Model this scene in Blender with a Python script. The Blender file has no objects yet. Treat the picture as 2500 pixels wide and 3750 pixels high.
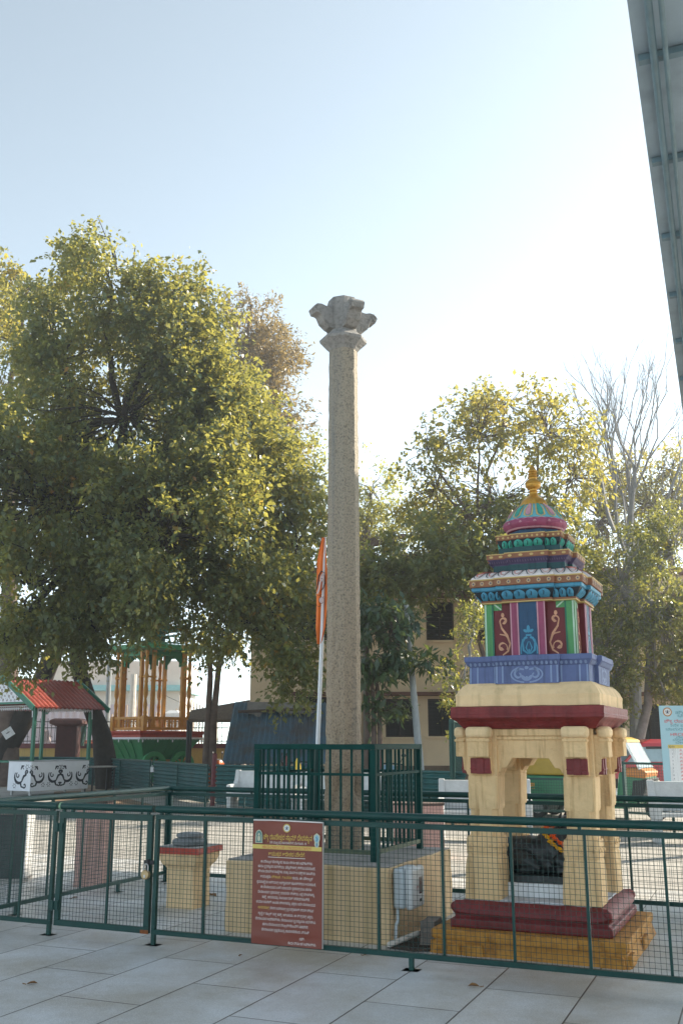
import bpy, bmesh, math, random
import numpy as np
from mathutils import Vector, Matrix
random.seed(7)
R = math.radians
S = bpy.context.scene
# ------------------------------------------------------------------ camera
CH, CF, CYH = 1.55, 3600.0, 2715.0
PITCH = math.atan((CYH - 1875) / CF)
cd = bpy.data.cameras.new('camera'); cam = bpy.data.objects.new('camera', cd)
S.collection.objects.link(cam); S.camera = cam
cd.sensor_fit = 'HORIZONTAL'; cd.sensor_width = 24.0; cd.lens = 24.0 * CF / 2500.0
cd.clip_start = 0.05; cd.clip_end = 3000
cam.location = (0, 0, CH); cam.rotation_euler = (R(90) + PITCH, 0, 0)
# ------------------------------------------------------------------ light
SUN_AZ, SUN_EL = R(60), R(31)
W = bpy.data.worlds.new('World'); S.world = W; W.use_nodes = True
nt = W.node_tree; bg = nt.nodes['Background']
sky = nt.nodes.new('ShaderNodeTexSky'); sky.sky_type = 'NISHITA'; sky.sun_disc = False
sky.sun_elevation = SUN_EL; sky.sun_rotation = SUN_AZ
sky.air_density = 0.5; sky.dust_density = 0.5; sky.ozone_density = 1.0; sky.altitude = 900
tint = nt.nodes.new('ShaderNodeMix'); tint.data_type = 'RGBA'; tint.blend_type = 'MULTIPLY'; tint.inputs[0].default_value = 1; tint.inputs[7].default_value = (.93, 1.0, .90, 1)
hs = nt.nodes.new('ShaderNodeHueSaturation'); hs.inputs['Saturation'].default_value = .50
nt.links.new(sky.outputs[0], hs.inputs['Color']); nt.links.new(hs.outputs[0], tint.inputs[6]); nt.links.new(tint.outputs[2], bg.inputs[0]); bg.inputs[1].default_value = 0.12
sd = bpy.data.lights.new('sun', 'SUN'); sd.energy = 3.0; sd.angle = R(0.6); sd.color = (1, .89, .72)
so = bpy.data.objects.new('sun', sd); S.collection.objects.link(so)
sdir = Vector((math.sin(SUN_AZ) * math.cos(SUN_EL), math.cos(SUN_AZ) * math.cos(SUN_EL), math.sin(SUN_EL)))
so.rotation_euler = sdir.to_track_quat('Z', 'Y').to_euler(); so.location = (20, 30, 40)
S.view_settings.view_transform = 'Standard'; S.view_settings.look = 'None'
S.view_settings.exposure = 2.05; S.view_settings.gamma = 1
S.cycles.use_denoising = True
S.cycles.max_bounces = 8; S.cycles.transparent_max_bounces = 12; S.cycles.volume_bounces = 0
# ------------------------------------------------------------------ helpers
COL = S.collection
cp, sp_ = math.cos(PITCH), math.sin(PITCH)
def ray(x, y):
    dx, dy = (x - 1250) / CF, (1875 - y) / CF
    return Vector((dx, cp - dy * sp_, sp_ + dy * cp))
def at(x, y, Y):
    d = ray(x, y); return Vector((0, 0, CH)) + d * (Y / d.y)
def gp(x, y, z=0.0):
    d = ray(x, y); return Vector((0, 0, CH)) + d * ((z - CH) / d.z)
TH = R(24); U = Vector((math.cos(TH), -math.sin(TH), 0)); V = Vector((math.sin(TH), math.cos(TH), 0))
ORG = Vector((.5, 7.33, 0))
def L(a, b, z=0.0):
    return ORG + U * a + V * b + Vector((0, 0, z))

class MB:
    def __init__(s): s.v = []; s.f = []; s.m = []
    def add(s, vs, fs, m=0):
        o = len(s.v); s.v += [tuple(p) for p in vs]
        for f in fs: s.f.append(tuple(i + o for i in f)); s.m.append(m)
    def box(s, x0, x1, y0, y1, z0, z1, m=0):
        vs = [(x, y, z) for z in (z0, z1) for x, y in ((x0, y0), (x1, y0), (x1, y1), (x0, y1))]
        s.add(vs, [(3, 2, 1, 0), (4, 5, 6, 7), (0, 1, 5, 4), (1, 2, 6, 5), (2, 3, 7, 6), (3, 0, 4, 7)], m)
    def loft(s, rings, m=0, cap=True):
        n = len(rings[0]); vs = [p for r in rings for p in r]; fs = []
        for k in range(len(rings) - 1):
            for i in range(n):
                j = (i + 1) % n; fs.append((k * n + i, k * n + j, (k + 1) * n + j, (k + 1) * n + i))
        if cap: fs.append(tuple(range(n - 1, -1, -1))); fs.append(tuple((len(rings) - 1) * n + i for i in range(n)))
        s.add(vs, fs, m)
    def tube(s, pts, r, n=8, m=0, cap=True):
        pts = [Vector(p) for p in pts]; rr = r if isinstance(r, (list, tuple)) else [r] * len(pts); rings = []
        a = None
        for i, p in enumerate(pts):
            d = (pts[min(i + 1, len(pts) - 1)] - pts[max(i - 1, 0)]).normalized()
            if a is None: a = d.cross(Vector((0, 0, 1)) if abs(d.z) < .9 else Vector((1, 0, 0))).normalized()
            else: a = (a - d * a.dot(d)).normalized()
            b = d.cross(a)
            rings.append([p + (a * math.cos(t) + b * math.sin(t)) * rr[i] for t in [2 * math.pi * (k + .5) / n for k in range(n)]])
        s.loft(rings, m, cap)
    def bar(s, p, q, w, h=None, m=0):
        p, q = Vector(p), Vector(q); h = h or w; d = (q - p).normalized()
        a = d.cross(Vector((0, 0, 1)) if abs(d.z) < .95 else Vector((0, 1, 0))).normalized(); b = a.cross(d)
        s.loft([[c + a * x * w / 2 + b * y * h / 2 for x, y in ((-1, -1), (1, -1), (1, 1), (-1, 1))] for c in (p, q)], m)
    def lathe(s, prof, n=24, c=(0, 0), m=0, ph=0.0, cap=True):
        s.loft([[(c[0] + r * math.cos(2 * math.pi * k / n + ph), c[1] + r * math.sin(2 * math.pi * k / n + ph), z) for k in range(n)] for r, z in prof], m, cap)
    def prism(s, poly, fn, d0, d1, m=0):
        s.loft([[fn(x, y, d) for x, y in poly] for d in (d0, d1)], m)
    def ball(s, c, rx, ry=None, rz=None, n=10, k=7, m=0, rot=None):
        ry = ry or rx; rz = rz or rx; rings = []
        for i in range(k + 1):
            t = math.pi * (i + .02) / (k + .04); ring = []
            for j in range(n):
                p = Vector((rx * math.sin(t) * math.cos(2 * math.pi * j / n), ry * math.sin(t) * math.sin(2 * math.pi * j / n), -rz * math.cos(t)))
                if rot: p = rot @ p
                ring.append(Vector(c) + p)
            rings.append(ring)
        s.loft(rings, m)
    def ribbon(s, pts, w, fn, d=0.002, m=0):
        # flat stroke: pts 2D, w width or list, fn(x, y, d) -> 3D
        n = len(pts); ww = w if isinstance(w, (list, tuple)) else [w] * n; a = []; b = []
        for i in range(n):
            dx = pts[min(i + 1, n - 1)][0] - pts[max(i - 1, 0)][0]; dy = pts[min(i + 1, n - 1)][1] - pts[max(i - 1, 0)][1]
            q = math.hypot(dx, dy) or 1; nx, ny = -dy / q * ww[i] / 2, dx / q * ww[i] / 2
            a.append(fn(pts[i][0] + nx, pts[i][1] + ny, d)); b.append(fn(pts[i][0] - nx, pts[i][1] - ny, d))
        s.add(a + b, [(n + i, n + i + 1, i + 1, i) for i in range(n - 1)], m)
    def disc(s, c, rx, ry, fn, d=0.002, n=10, m=0, ang=0.0):
        vs = []
        for k in range(n):
            x, y = rx * math.cos(2 * math.pi * k / n), ry * math.sin(2 * math.pi * k / n)
            vs.append(fn(c[0] + x * math.cos(ang) - y * math.sin(ang), c[1] + x * math.sin(ang) + y * math.cos(ang), d))
        s.add(vs, [tuple(range(n))], m)
    def build(s, name, mats, parent=None, smooth=False, bevel=0.0, loc=None, rot=None, sub=0):
        me = bpy.data.meshes.new(name); me.from_pydata(s.v, [], s.f)
        if not isinstance(mats, (list, tuple)): mats = [mats]
        for q in mats: me.materials.append(q)
        if len(mats) > 1: me.polygons.foreach_set('material_index', s.m)
        if smooth: me.polygons.foreach_set('use_smooth', [True] * len(me.polygons))
        me.update()
        if smooth and smooth != 'all':
            try: me.set_sharp_from_angle(angle=R(40))
            except Exception: pass
        o = bpy.data.objects.new(name, me); COL.objects.link(o)
        if parent: o.parent = parent
        if loc is not None: o.location = loc
        if rot is not None: o.rotation_euler = rot
        if bevel:
            md = o.modifiers.new('bevel', 'BEVEL'); md.width = bevel; md.segments = 2; md.limit_method = 'ANGLE'; md.angle_limit = R(40)
        return o
def tag(o, label=None, cat=None, group=None, kind=None):
    for k, q in (('label', label), ('category', cat), ('group', group), ('kind', kind)):
        if q: o[k] = q
    return o
def thing(name, label, cat, loc=(0, 0, 0), rz=0.0, group=None):
    o = bpy.data.objects.new(name, None); COL.objects.link(o); o.empty_display_size = .2
    o.location = loc; o.rotation_euler = (0, 0, rz); return tag(o, label, cat, group)
def dup(root, loc, rz=None, label=None, scale=None):
    def rec(o, par):
        c = o.copy(); COL.objects.link(c)
        if par: c.parent = par
        for ch in o.children: rec(ch, c)
        return c
    c = rec(root, None); c.location = loc
    if rz is not None: c.rotation_euler = (0, 0, rz)
    if scale: c.scale = scale
    if label: c['label'] = label
    return c
def arc(cx, cy, r, a0, a1, n=8, ry=None):
    ry = ry or r
    return [(cx + r * math.cos(R(a0 + (a1 - a0) * i / n)), cy + ry * math.sin(R(a0 + (a1 - a0) * i / n))) for i in range(n + 1)]
def spiral(cx, cy, r0, r1, a0, a1, n=14):
    return [(cx + (r0 + (r1 - r0) * i / n) * math.cos(R(a0 + (a1 - a0) * i / n)), cy + (r0 + (r1 - r0) * i / n) * math.sin(R(a0 + (a1 - a0) * i / n))) for i in range(n + 1)]
def plane(o, ex, ey):
    o, ex, ey = Vector(o), Vector(ex), Vector(ey); nn = ex.cross(ey)
    return lambda x, y, d=0.0: o + ex * x + ey * y + nn * d
# ------------------------------------------------------------------ materials
MATS = {}
def mat(name, col, rough=.65, var=.12, scale=5.0, bump=0.0, bscale=60.0, metal=0.0, col2=None, col2w=.5, streak=None, sscale=2.0, spec=.4, trans=0.0, coat=0.0):
    if name in MATS: return MATS[name]
    if name.endswith('_paint') and name not in ('white_paint', 'gold_paint', 'red_paint', 'maroon_oxide_paint', 'ochre_yellow_paint'): col = tuple(q * .80 + .012 for q in col)
    if name.endswith('_paint') and not bump: bump, bscale = .25, 38
    if name.endswith('_paint') and not streak: streak, sscale = tuple(q * .55 for q in col), 5
    m = bpy.data.materials.new(name); MATS[name] = m; m.use_nodes = True
    t = m.node_tree; b = t.nodes['Principled BSDF']; N = t.nodes.new; K = t.links.new
    b.inputs['Roughness'].default_value = rough; b.inputs['Metallic'].default_value = metal
    b.inputs['Specular IOR Level'].default_value = spec; b.inputs['Coat Weight'].default_value = coat
    tc = N('ShaderNodeTexCoord')
    n1 = N('ShaderNodeTexNoise'); n1.inputs['Scale'].default_value = scale; n1.inputs['Detail'].default_value = 8; n1.inputs['Roughness'].default_value = .65
    K(tc.outputs['Object'], n1.inputs['Vector'])
    r = N('ShaderNodeValToRGB'); c = Vector(col[:3])
    lo = c * (1 - var); hi = c * (1 + var)
    if col2: lo = Vector(col2); hi = c
    r.color_ramp.elements[0].position = .5 - .18 if not col2 else col2w - .1; r.color_ramp.elements[1].position = .68 if not col2 else col2w + .1
    r.color_ramp.elements[0].color = (*lo, 1); r.color_ramp.elements[1].color = (*[min(q, 1) for q in hi], 1)
    K(n1.outputs['Fac'], r.inputs['Fac']); out = r.outputs['Color']
    if streak:
        mp = N('ShaderNodeMapping'); mp.inputs['Scale'].default_value = (sscale * 6, sscale * 6, sscale * .5); K(tc.outputs['Object'], mp.inputs['Vector'])
        n2 = N('ShaderNodeTexNoise'); n2.inputs['Scale'].default_value = 1; n2.inputs['Detail'].default_value = 5; K(mp.outputs[0], n2.inputs['Vector'])
        r2 = N('ShaderNodeValToRGB'); r2.color_ramp.elements[0].position = .52; r2.color_ramp.elements[1].position = .75
        r2.color_ramp.elements[1].color = (.75, .75, .75, 1); K(n2.outputs['Fac'], r2.inputs['Fac'])
        mx = N('ShaderNodeMix'); mx.data_type = 'RGBA'; K(r2.outputs['Color'], mx.inputs[0]); K(out, mx.inputs[6]); mx.inputs[7].default_value = (*streak, 1); out = mx.outputs[2]
    K(out, b.inputs['Base Color'])
    if bump:
        n3 = N('ShaderNodeTexNoise'); n3.inputs['Scale'].default_value = bscale; n3.inputs['Detail'].default_value = 6; K(tc.outputs['Object'], n3.inputs['Vector'])
        bp = N('ShaderNodeBump'); bp.inputs['Strength'].default_value = bump; bp.inputs['Distance'].default_value = .02; K(n3.outputs['Fac'], bp.inputs['Height']); K(bp.outputs[0], b.inputs['Normal'])
    return m
def leafmat(name, cols, trans=.45, tcol=(.55, .5, .06)):
    m = bpy.data.materials.new(name); m.use_nodes = True; t = m.node_tree; N = t.nodes.new; K = t.links.new
    b = t.nodes['Principled BSDF']; b.inputs['Roughness'].default_value = .38; b.inputs['Specular IOR Level'].default_value = .6
    a = N('ShaderNodeAttribute'); a.attribute_name = 'tint'
    r = N('ShaderNodeValToRGB'); r.color_ramp.interpolation = 'LINEAR'
    while len(r.color_ramp.elements) < len(cols): r.color_ramp.elements.new(.5)
    for e, (p, c) in zip(r.color_ramp.elements, cols): e.position = p; e.color = (*c, 1)
    K(a.outputs['Fac'], r.inputs['Fac']); K(r.outputs['Color'], b.inputs['Base Color'])
    tr = N('ShaderNodeBsdfTranslucent'); mx = N('ShaderNodeMix'); mx.data_type = 'RGBA'; mx.inputs[0].default_value = .5
    K(r.outputs['Color'], mx.inputs[6]); mx.inputs[7].default_value = (*tcol, 1); K(mx.outputs[2], tr.inputs['Color'])
    ms = N('ShaderNodeMixShader'); ms.inputs[0].default_value = trans; K(b.outputs[0], ms.inputs[1]); K(tr.outputs[0], ms.inputs[2])
    K(ms.outputs[0], t.nodes['Material Output'].inputs['Surface']); return m

GREEN = mat('green_enamel', (.003, .044, .037), .38, .15, 6, .08, 70, spec=.35, col2=(.002, .030, .027), col2w=.42)
GREENC = mat('green_cage_enamel', (.003, .044, .037), .65, .2, 6, .1, 60, spec=.15)
GREEN2 = mat('green_enamel_dull', (.005, .046, .039), .5, .2, 4)
WIRE = mat('green_wire', (.003, .036, .031), .5, .1)
OLIVE = mat('olive_green', (.10, .12, .07), .6, .3, 20)  # lower cage rails, a lighter olive than the other bars
CREAM = mat('cream_limewash', (.70, .48, .25), .8, .12, 4, .5, 28, streak=(.34, .19, .07), sscale=5)
CREAM2 = mat('pale_cream_limewash', (.74, .53, .30), .8, .12, 4, .5, 22, streak=(.42, .30, .15), sscale=2)
MAROON = mat('maroon_oxide_paint', (.17, .022, .022), .55, .25, 6, .45, 26)
OCHRE = mat('ochre_yellow_paint', (.48, .22, .035), .7, .2, 7, .9, 26, col2=(.27, .105, .014), col2w=.42)
PLWASH = mat('plinth_limewash', (.70, .50, .29), .85, .12, 3, .5, 20, streak=(.38, .26, .12), sscale=1.5)
PLTOP = mat('grey_cement', (.33, .31, .29), .85, .2, 6, .3, 40)
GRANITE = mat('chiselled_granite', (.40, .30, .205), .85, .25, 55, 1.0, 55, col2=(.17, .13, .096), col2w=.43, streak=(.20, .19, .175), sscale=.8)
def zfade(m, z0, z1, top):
    # haze painted into the granite colour: brown foot fading to blue-grey up the shaft
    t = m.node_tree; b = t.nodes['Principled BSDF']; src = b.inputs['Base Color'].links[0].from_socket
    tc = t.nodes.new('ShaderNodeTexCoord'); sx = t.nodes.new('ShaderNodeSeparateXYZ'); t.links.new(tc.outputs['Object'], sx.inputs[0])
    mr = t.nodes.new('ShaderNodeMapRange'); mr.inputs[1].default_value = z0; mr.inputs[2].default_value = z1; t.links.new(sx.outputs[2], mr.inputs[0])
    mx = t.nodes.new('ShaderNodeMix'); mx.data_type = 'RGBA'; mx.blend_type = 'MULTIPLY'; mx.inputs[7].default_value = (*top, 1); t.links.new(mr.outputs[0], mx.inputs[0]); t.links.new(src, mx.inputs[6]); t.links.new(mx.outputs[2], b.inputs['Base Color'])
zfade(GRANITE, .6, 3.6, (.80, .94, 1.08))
WHITE = mat('white_paint', (.72, .73, .75), .45, .05, 3)
BLACK = mat('black_void', (.012, .012, .014), .6, .2)
DKGREY = mat('dark_grey', (.03, .03, .033), .6, .2)
RED = mat('red_paint', (.40, .045, .025), .5, .15, 8, .3, 50)
GOLD = mat('gold_paint', (.50, .27, .05), .38, .15, 10, metal=.55)
# ------------------------------------------------------------------ ground
def paving_mat():
    m = bpy.data.materials.new('granite_slabs'); m.use_nodes = True; t = m.node_tree; N = t.nodes.new; K = t.links.new; b = t.nodes['Principled BSDF']
    tc = N('ShaderNodeTexCoord'); mp = N('ShaderNodeMapping'); mp.inputs['Rotation'].default_value = (0, 0, R(22.6)); K(tc.outputs['Object'], mp.inputs['Vector'])
    sx = N('ShaderNodeSeparateXYZ'); K(mp.outputs[0], sx.inputs[0])
    ax = N('ShaderNodeMath'); ax.operation = 'ADD'; ax.inputs[1].default_value = 60 - .05; K(sx.outputs[1], ax.inputs[0])
    ay = N('ShaderNodeMath'); ay.operation = 'ADD'; ay.inputs[1].default_value = 60 + 1.769; K(sx.outputs[0], ay.inputs[0])
    cx = N('ShaderNodeCombineXYZ'); K(ax.outputs[0], cx.inputs[0]); K(ay.outputs[0], cx.inputs[1])
    br = N('ShaderNodeTexBrick'); br.offset = .5; br.inputs['Scale'].default_value = 1; br.inputs['Brick Width'].default_value = 1.2; br.inputs['Row Height'].default_value = .6
    br.inputs['Mortar Size'].default_value = .006; br.inputs['Mortar Smooth'].default_value = .3
    br.inputs['Color1'].default_value = (.52, .53, .535, 1); br.inputs['Color2'].default_value = (.62, .625, .625, 1); br.inputs['Mortar'].default_value = (.075, .062, .05, 1)
    K(cx.outputs[0], br.inputs['Vector'])
    n = N('ShaderNodeTexNoise'); n.inputs['Scale'].default_value = 1.1; n.inputs['Detail'].default_value = 8; n.inputs['Roughness'].default_value = .7; K(tc.outputs['Object'], n.inputs['Vector'])
    r = N('ShaderNodeValToRGB'); r.color_ramp.elements[0].position = .36; r.color_ramp.elements[0].color = (.76, .70, .62, 1); r.color_ramp.elements[1].position = .62; r.color_ramp.elements[1].color = (1.05, 1.05, 1.06, 1); K(n.outputs['Fac'], r.inputs['Fac'])
    n2 = N('ShaderNodeTexNoise'); n2.inputs['Scale'].default_value = 160; n2.inputs['Detail'].default_value = 3; K(tc.outputs['Object'], n2.inputs['Vector'])
    r2 = N('ShaderNodeValToRGB'); r2.color_ramp.elements[0].position = .35; r2.color_ramp.elements[0].color = (.72, .72, .74, 1); r2.color_ramp.elements[1].position = .65; r2.color_ramp.elements[1].color = (1.1, 1.1, 1.1, 1); K(n2.outputs['Fac'], r2.inputs['Fac'])
    m1 = N('ShaderNodeMix'); m1.data_type = 'RGBA'; m1.blend_type = 'MULTIPLY'; m1.inputs[0].default_value = 1; K(br.outputs['Color'], m1.inputs[6]); K(r.outputs['Color'], m1.inputs[7])
    m2 = N('ShaderNodeMix'); m2.data_type = 'RGBA'; m2.blend_type = 'MULTIPLY'; m2.inputs[0].default_value = 1; K(m1.outputs[2], m2.inputs[6]); K(r2.outputs['Color'], m2.inputs[7])
    K(m2.outputs[2], b.inputs['Base Color']); b.inputs['Roughness'].default_value = .40; b.inputs['Specular IOR Level'].default_value = .5
    h = N('ShaderNodeMath'); h.operation = 'MULTIPLY_ADD'; h.inputs[1].default_value = -1.0; K(br.outputs['Fac'], h.inputs[0])
    h2 = N('ShaderNodeMath'); h2.operation = 'MULTIPLY'; h2.inputs[1].default_value = .12; K(n2.outputs['Fac'], h2.inputs[0]); K(h2.outputs[0], h.inputs[2])
    bp = N('ShaderNodeBump'); bp.inputs['Strength'].default_value = .5; bp.inputs['Distance'].default_value = .008; K(h.outputs[0], bp.inputs['Height']); K(bp.outputs[0], b.inputs['Normal'])
    return m
EARTH = mat('dry_earth', (.30, .23, .16), .95, .25, 1.2, .6, 14)
YARD = mat('worn_concrete', (.30, .285, .26), .85, .2, .7, .3, 30)
DIRT = mat('brown_dirt', (.20, .125, .07), .95, .3, 2.5, .8, 18)
def sheet(name, pts, z, m):
    b = MB(); b.add([(p[0], p[1], z) for p in pts], [tuple(range(len(pts)))]); return tag(b.build(name, m), kind='structure')
b = MB(); n = 48; b.add([(0, 20, 0)] + [(300 * math.cos(2 * math.pi * k / n), 20 + 300 * math.sin(2 * math.pi * k / n), 0) for k in range(n)], [(0, k + 1, (k + 1) % n + 1) for k in range(n)])
tag(b.build('ground', EARTH), kind='structure')
sheet('yard', [L(-40, -2), L(40, -2), L(40, 15), L(-40, 22)], .004, YARD)
sheet('paving', [L(-12, -14), L(12, -14), L(12, 4.6), L(-12, 4.6)], .008, paving_mat())
sheet('dirt_strip', [(-7.0, 24.6, 0), (-1, 20.8, 0), (5, 18.3, 0), (14, 17.2, 0), (14, 20.2, 0), (5, 19.6, 0), (0, 23.5, 0), (-4.6, 25.2, 0), (-8, 33, 0), (-9, 32, 0)], .010, DIRT)
sheet('soil_patch', [L(-.44, .60), L(-.20, .56), L(-.10, .62), L(-.10, 1.9), L(-.44, 1.9)], .0125, mat('damp_soil', (.06, .042, .03), .95, .4, 12, .9, 50))
# ------------------------------------------------------------------ fences round the shrine
def foot(b, x, z=.1):
    b.box(x - .016, x + .016, -.016, .016, .006, z); b.box(x - .062, x + .062, -.05, .05, 0, .008)
def wire(b, x0, x1, z0, z1, s=.0345, r=.0012):
    k = int((x1 - x0) / s)
    for i in range(1, k + 1):
        x = x0 + i * (x1 - x0) / (k + 1) + random.uniform(-.0015, .0015); b.box(x - r, x + r, -r, r, z0, z1)
    k = int((z1 - z0) / s)
    for i in range(1, k + 1):
        z = z0 + i * (z1 - z0) / (k + 1); b.box(x0, x1, r, 3 * r, z - r, z + r)
def fence_panel(label, loc, rz, x1, stan, feet, group, rail=(0, 0), mids=()):
    t = thing('fence_panel', label, 'fence', loc, rz, group)
    b = MB(); b.tube([(-rail[0], 0, 1.02), (x1 + rail[1], 0, 1.02)], .028, 16); b.build('top_rail', GREEN, t, True)
    b = MB(); b.box(0, x1, -.018, .018, .942, .978); b.box(0, x1, -.018, .018, .085, .12)
    b.box(0, .034, -.017, .017, .12, .942); b.box(x1 - .034, x1, -.017, .017, .12, .942)
    k = max(2, int(x1 / 1.0))
    for i in range(k + 1):
        x = .05 + (x1 - .1) * i / k; b.box(x - .012, x + .012, -.012, .012, .978, .998)
    b.build('frame', GREEN, t, bevel=.002)
    for x in mids: b = MB(); b.box(x - .017, x + .017, -.0165, .0165, 0, .942); b.build('post', GREEN2, t)
    for x in stan: b = MB(); b.box(x - .009, x + .009, -.009, .007, .12, .942); b.build('stanchion', GREEN, t)
    b = MB(); wire(b, .034, x1 - .034, .12, .942); b.build('wire_mesh', WIRE, t)
    for x in feet: b = MB(); foot(b, x, .085); b.build('foot', GREEN2, t, bevel=.002)
    return t
GF = 'mesh fence panels round the pillar compound'
XL = -4.08; YB = 3.05
fence_panel('short green mesh panel between the padlocked gate and the compound corner', L(XL, 0), -TH, -3.15 - XL, [.585], [-3.15 - XL - .02], GF, (.02, -.004))
MAIN0 = -2.165
fence_panel('long green mesh panel that carries the brown notice in front of the pillar', L(MAIN0, 0), -TH, 5.6, [q - MAIN0 for q in (-1.702, -1.22, -.72, -.257, .225, .716, 1.215, 1.714, 2.21, 2.71)], [.017, -.017 - MAIN0, 4.3], GF, (.0, 0))
fence_panel('green mesh panel running back along the left of the round topped altar', L(XL, .03), R(90) - TH, YB - .04, [.5, 1.0, 1.5, 2.0, 2.5], [.6, 2.13, 3.0], GF, (0, .02))
fence_panel('green mesh panel behind the plinth and altar, parallel to the notice panel', L(XL, YB), -TH, 8.4, [q - XL for q in (-3.591, -3.087, -2.259, -1.75, -1.2, -.51, .0, .5, 1.049, 1.6, 2.2, 2.8)], [2.4, 5.2, 7.6], GF, (.02, 0), mids=(.03,))
# gate
t = thing('gate', 'green mesh gate with a brass padlock hanging at its right edge', 'gate', L(-3.115, 0), -TH)
gw = .925
b = MB(); b.tube([(-.012, 0, 1.02), (gw - .004, 0, 1.02)], .0278, 16); b.build('top_rail', GREEN, t, True)
b = MB(); b.box(0, gw, -.018, .018, .925, .975); b.box(0, gw, -.018, .018, .085, .13); b.box(0, .045, -.0175, .0175, .13, .925); b.box(gw - .05, gw, -.0175, .0175, .13, .925)
for x in (.03, .12, gw - .05): b.box(x - .012, x + .012, -.012, .012, .975, .998)
b.build('frame', GREEN, t, bevel=.002)
b = MB(); b.box(.5, .518, -.009, .007, .13, .925); b.build('stanchion', GREEN, t)
b = MB(); wire(b, .045, gw - .05, .13, .925); b.build('wire_mesh', WIRE, t)
for z in (.85, .24):
    b = MB(); b.box(-.045, .04, -.03, -.0185, z - .035, z + .035); b.tube([(-.005, -.034, z - .04), (-.005, -.034, z + .04)], .009, 8); b.build('hinge', GREEN2, t, bevel=.002)
b = MB(); b.box(gw - .06, gw + .03, -.026, -.0185, .60, .63); b.tube([(gw - .02, -.03, .56), (gw - .02, -.03, .64)], .01, 8); b.build('hasp', DKGREY, t)
b = MB(); b.box(gw - .075, gw + .001, -.0192, -.0182, .084, .112); b.build('rust_patch', mat('rust', (.22, .07, .02), .9, .4, 40), t)
b = MB(); b.tube([(-.012, 0, 1.02), (.006, 0, 1.02)], .0295, 16); b.build('joint_ring', mat('bare_primer', (.22, .36, .22), .6, .2, 20), t, True)
t = thing('padlock', 'round brass padlock hanging from the gate hasp', 'padlock', L(-2.215, -.045, .525), -TH)
BRASS = mat('worn_brass', (.42, .30, .16), .42, .2, 30, metal=.6)
b = MB(); b.tube([(0, -.016, 0), (0, .016, 0)], .036, 20); b.build('body', BRASS, t, True, bevel=.004)
b = MB(); b.tube([(x, 0, z) for x, z in [(-.02, .02)] + arc(0, .06, .02, 180, 0, 8) + [(.02, .02)]], .0055, 8); b.build('shackle', mat('steel', (.4, .4, .4), .3, .1, metal=1), t, True)
b = MB(); b.box(-.006, .006, -.018, -.0165, -.02, .0); b.build('keyhole', WHITE, t)
# ------------------------------------------------------------------ plinth and its fittings
PX0, PX1, PY0, PY1, PZ = -1.925, -.455, .70, 2.30, .585
def rough_box(b, x0, x1, y0, y1, z0, z1, n=(16, 16, 8), amp=.006, m=0):
    bm = bmesh.new(); bmesh.ops.create_cube(bm, size=1); bmesh.ops.subdivide_edges(bm, edges=bm.edges, cuts=max(n) - 1, use_grid_fill=True)
    for q in bm.verts:
        x, y, z = q.co + Vector((.5, .5, .5)); P = Vector((x0 + x * (x1 - x0), y0 + y * (y1 - y0), z0 + z * (z1 - z0)))
        s = 3.1; w = Vector((math.sin(P.y * 9 * s + P.z * 5) + math.sin(P.z * 17 + P.y * 4), math.sin(P.x * 8 * s + P.z * 7) + math.sin(P.z * 15 + P.x * 5), math.sin(P.x * 11) + math.sin(P.y * 13))) * amp * .5
        k = .012
        for ax, lo, hi in ((0, x0, x1), (1, y0, y1), (2, z0, z1)):
            pass
        q.co = P + w
    b.add([q.co[:] for q in bm.verts], [[v.index for v in f.verts] for f in bm.faces], m); bm.free()
t = thing('plinth', 'low cream limewashed plinth with a grey cement top under the stone pillar', 'plinth', L(0, 0), -TH)
b = MB(); rough_box(b, PX0, PX1, PY0, PY1, 0, PZ - .012, amp=.007); b.build('body', PLWASH, t, True, bevel=.012)
b = MB(); rough_box(b, PX0 + .015, PX1 - .015, PY0 + .015, PY1 - .015, PZ - .03, PZ, amp=.002); b.build('top', PLTOP, t)
t = thing('meter_box', 'pale grey plastic meter box fixed to the right side of the plinth', 'meter box', L(PX1 + .008, .76, .27), -TH)
PLAST = mat('grey_plastic', (.50, .54, .57), .4, .04, 3); PLAST2 = mat('grey_plastic_lid', (.60, .61, .62), .35, .04, 3)
b = MB(); b.box(0, .10, 0, .30, 0, .30); b.build('body', PLAST, t, True, bevel=.022)
b = MB(); b.box(.102, .165, -.004, .304, -.006, .306); b.build('cover', PLAST2, t, True, bevel=.026)
b = MB(); b.box(.164, .168, .16, .235, .10, .225); b.build('window', mat('brown_glass', (.08, .04, .035), .15, .2), t)
b = MB(); b.box(.164, .168, .17, .21, .04, .062); b.build('plate', DKGREY, t)
b = MB(); b.ribbon([(.10, .15), (.12, .165), (.14, .15)], .006, plane((.1655, 0, 0), (0, 1, 0), (0, 0, 1)), .001); b.ribbon([(.12, .165), (.12, .13)], .006, plane((.1655, 0, 0), (0, 1, 0), (0, 0, 1)), .001); b.build('emblem', RED, t)
b = MB(); b.tube([(.03, .03, 0), (.03, .03, -.09), (.022, .01, -.12), (.02, .0, -.262)], .014, 10); b.build('conduit', PLAST, t, True)
b = MB(); b.tube([L(-.43, .63, .03), L(-.31, .95, .07)], .022, 12); tag(b.build('water_pipe', mat('pvc', (.70, .64, .58), .35, .05), None, True), 'short white plastic pipe lying beside the meter conduit', 'pipe')
t = MB(); rough_box(t, -.055, .065, -.08, .12, 0, .19, (5, 5, 5), .010); o = t.build('stone_block', mat('grey_stone', (.22, .18, .155), .9, .25, 9, .6, 40), None, False, bevel=.008, loc=L(-.19, .90, 0), rot=(0, 0, -TH)); tag(o, 'dark grey stone block wedged between plinth and ochre shrine base', 'stone')
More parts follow.
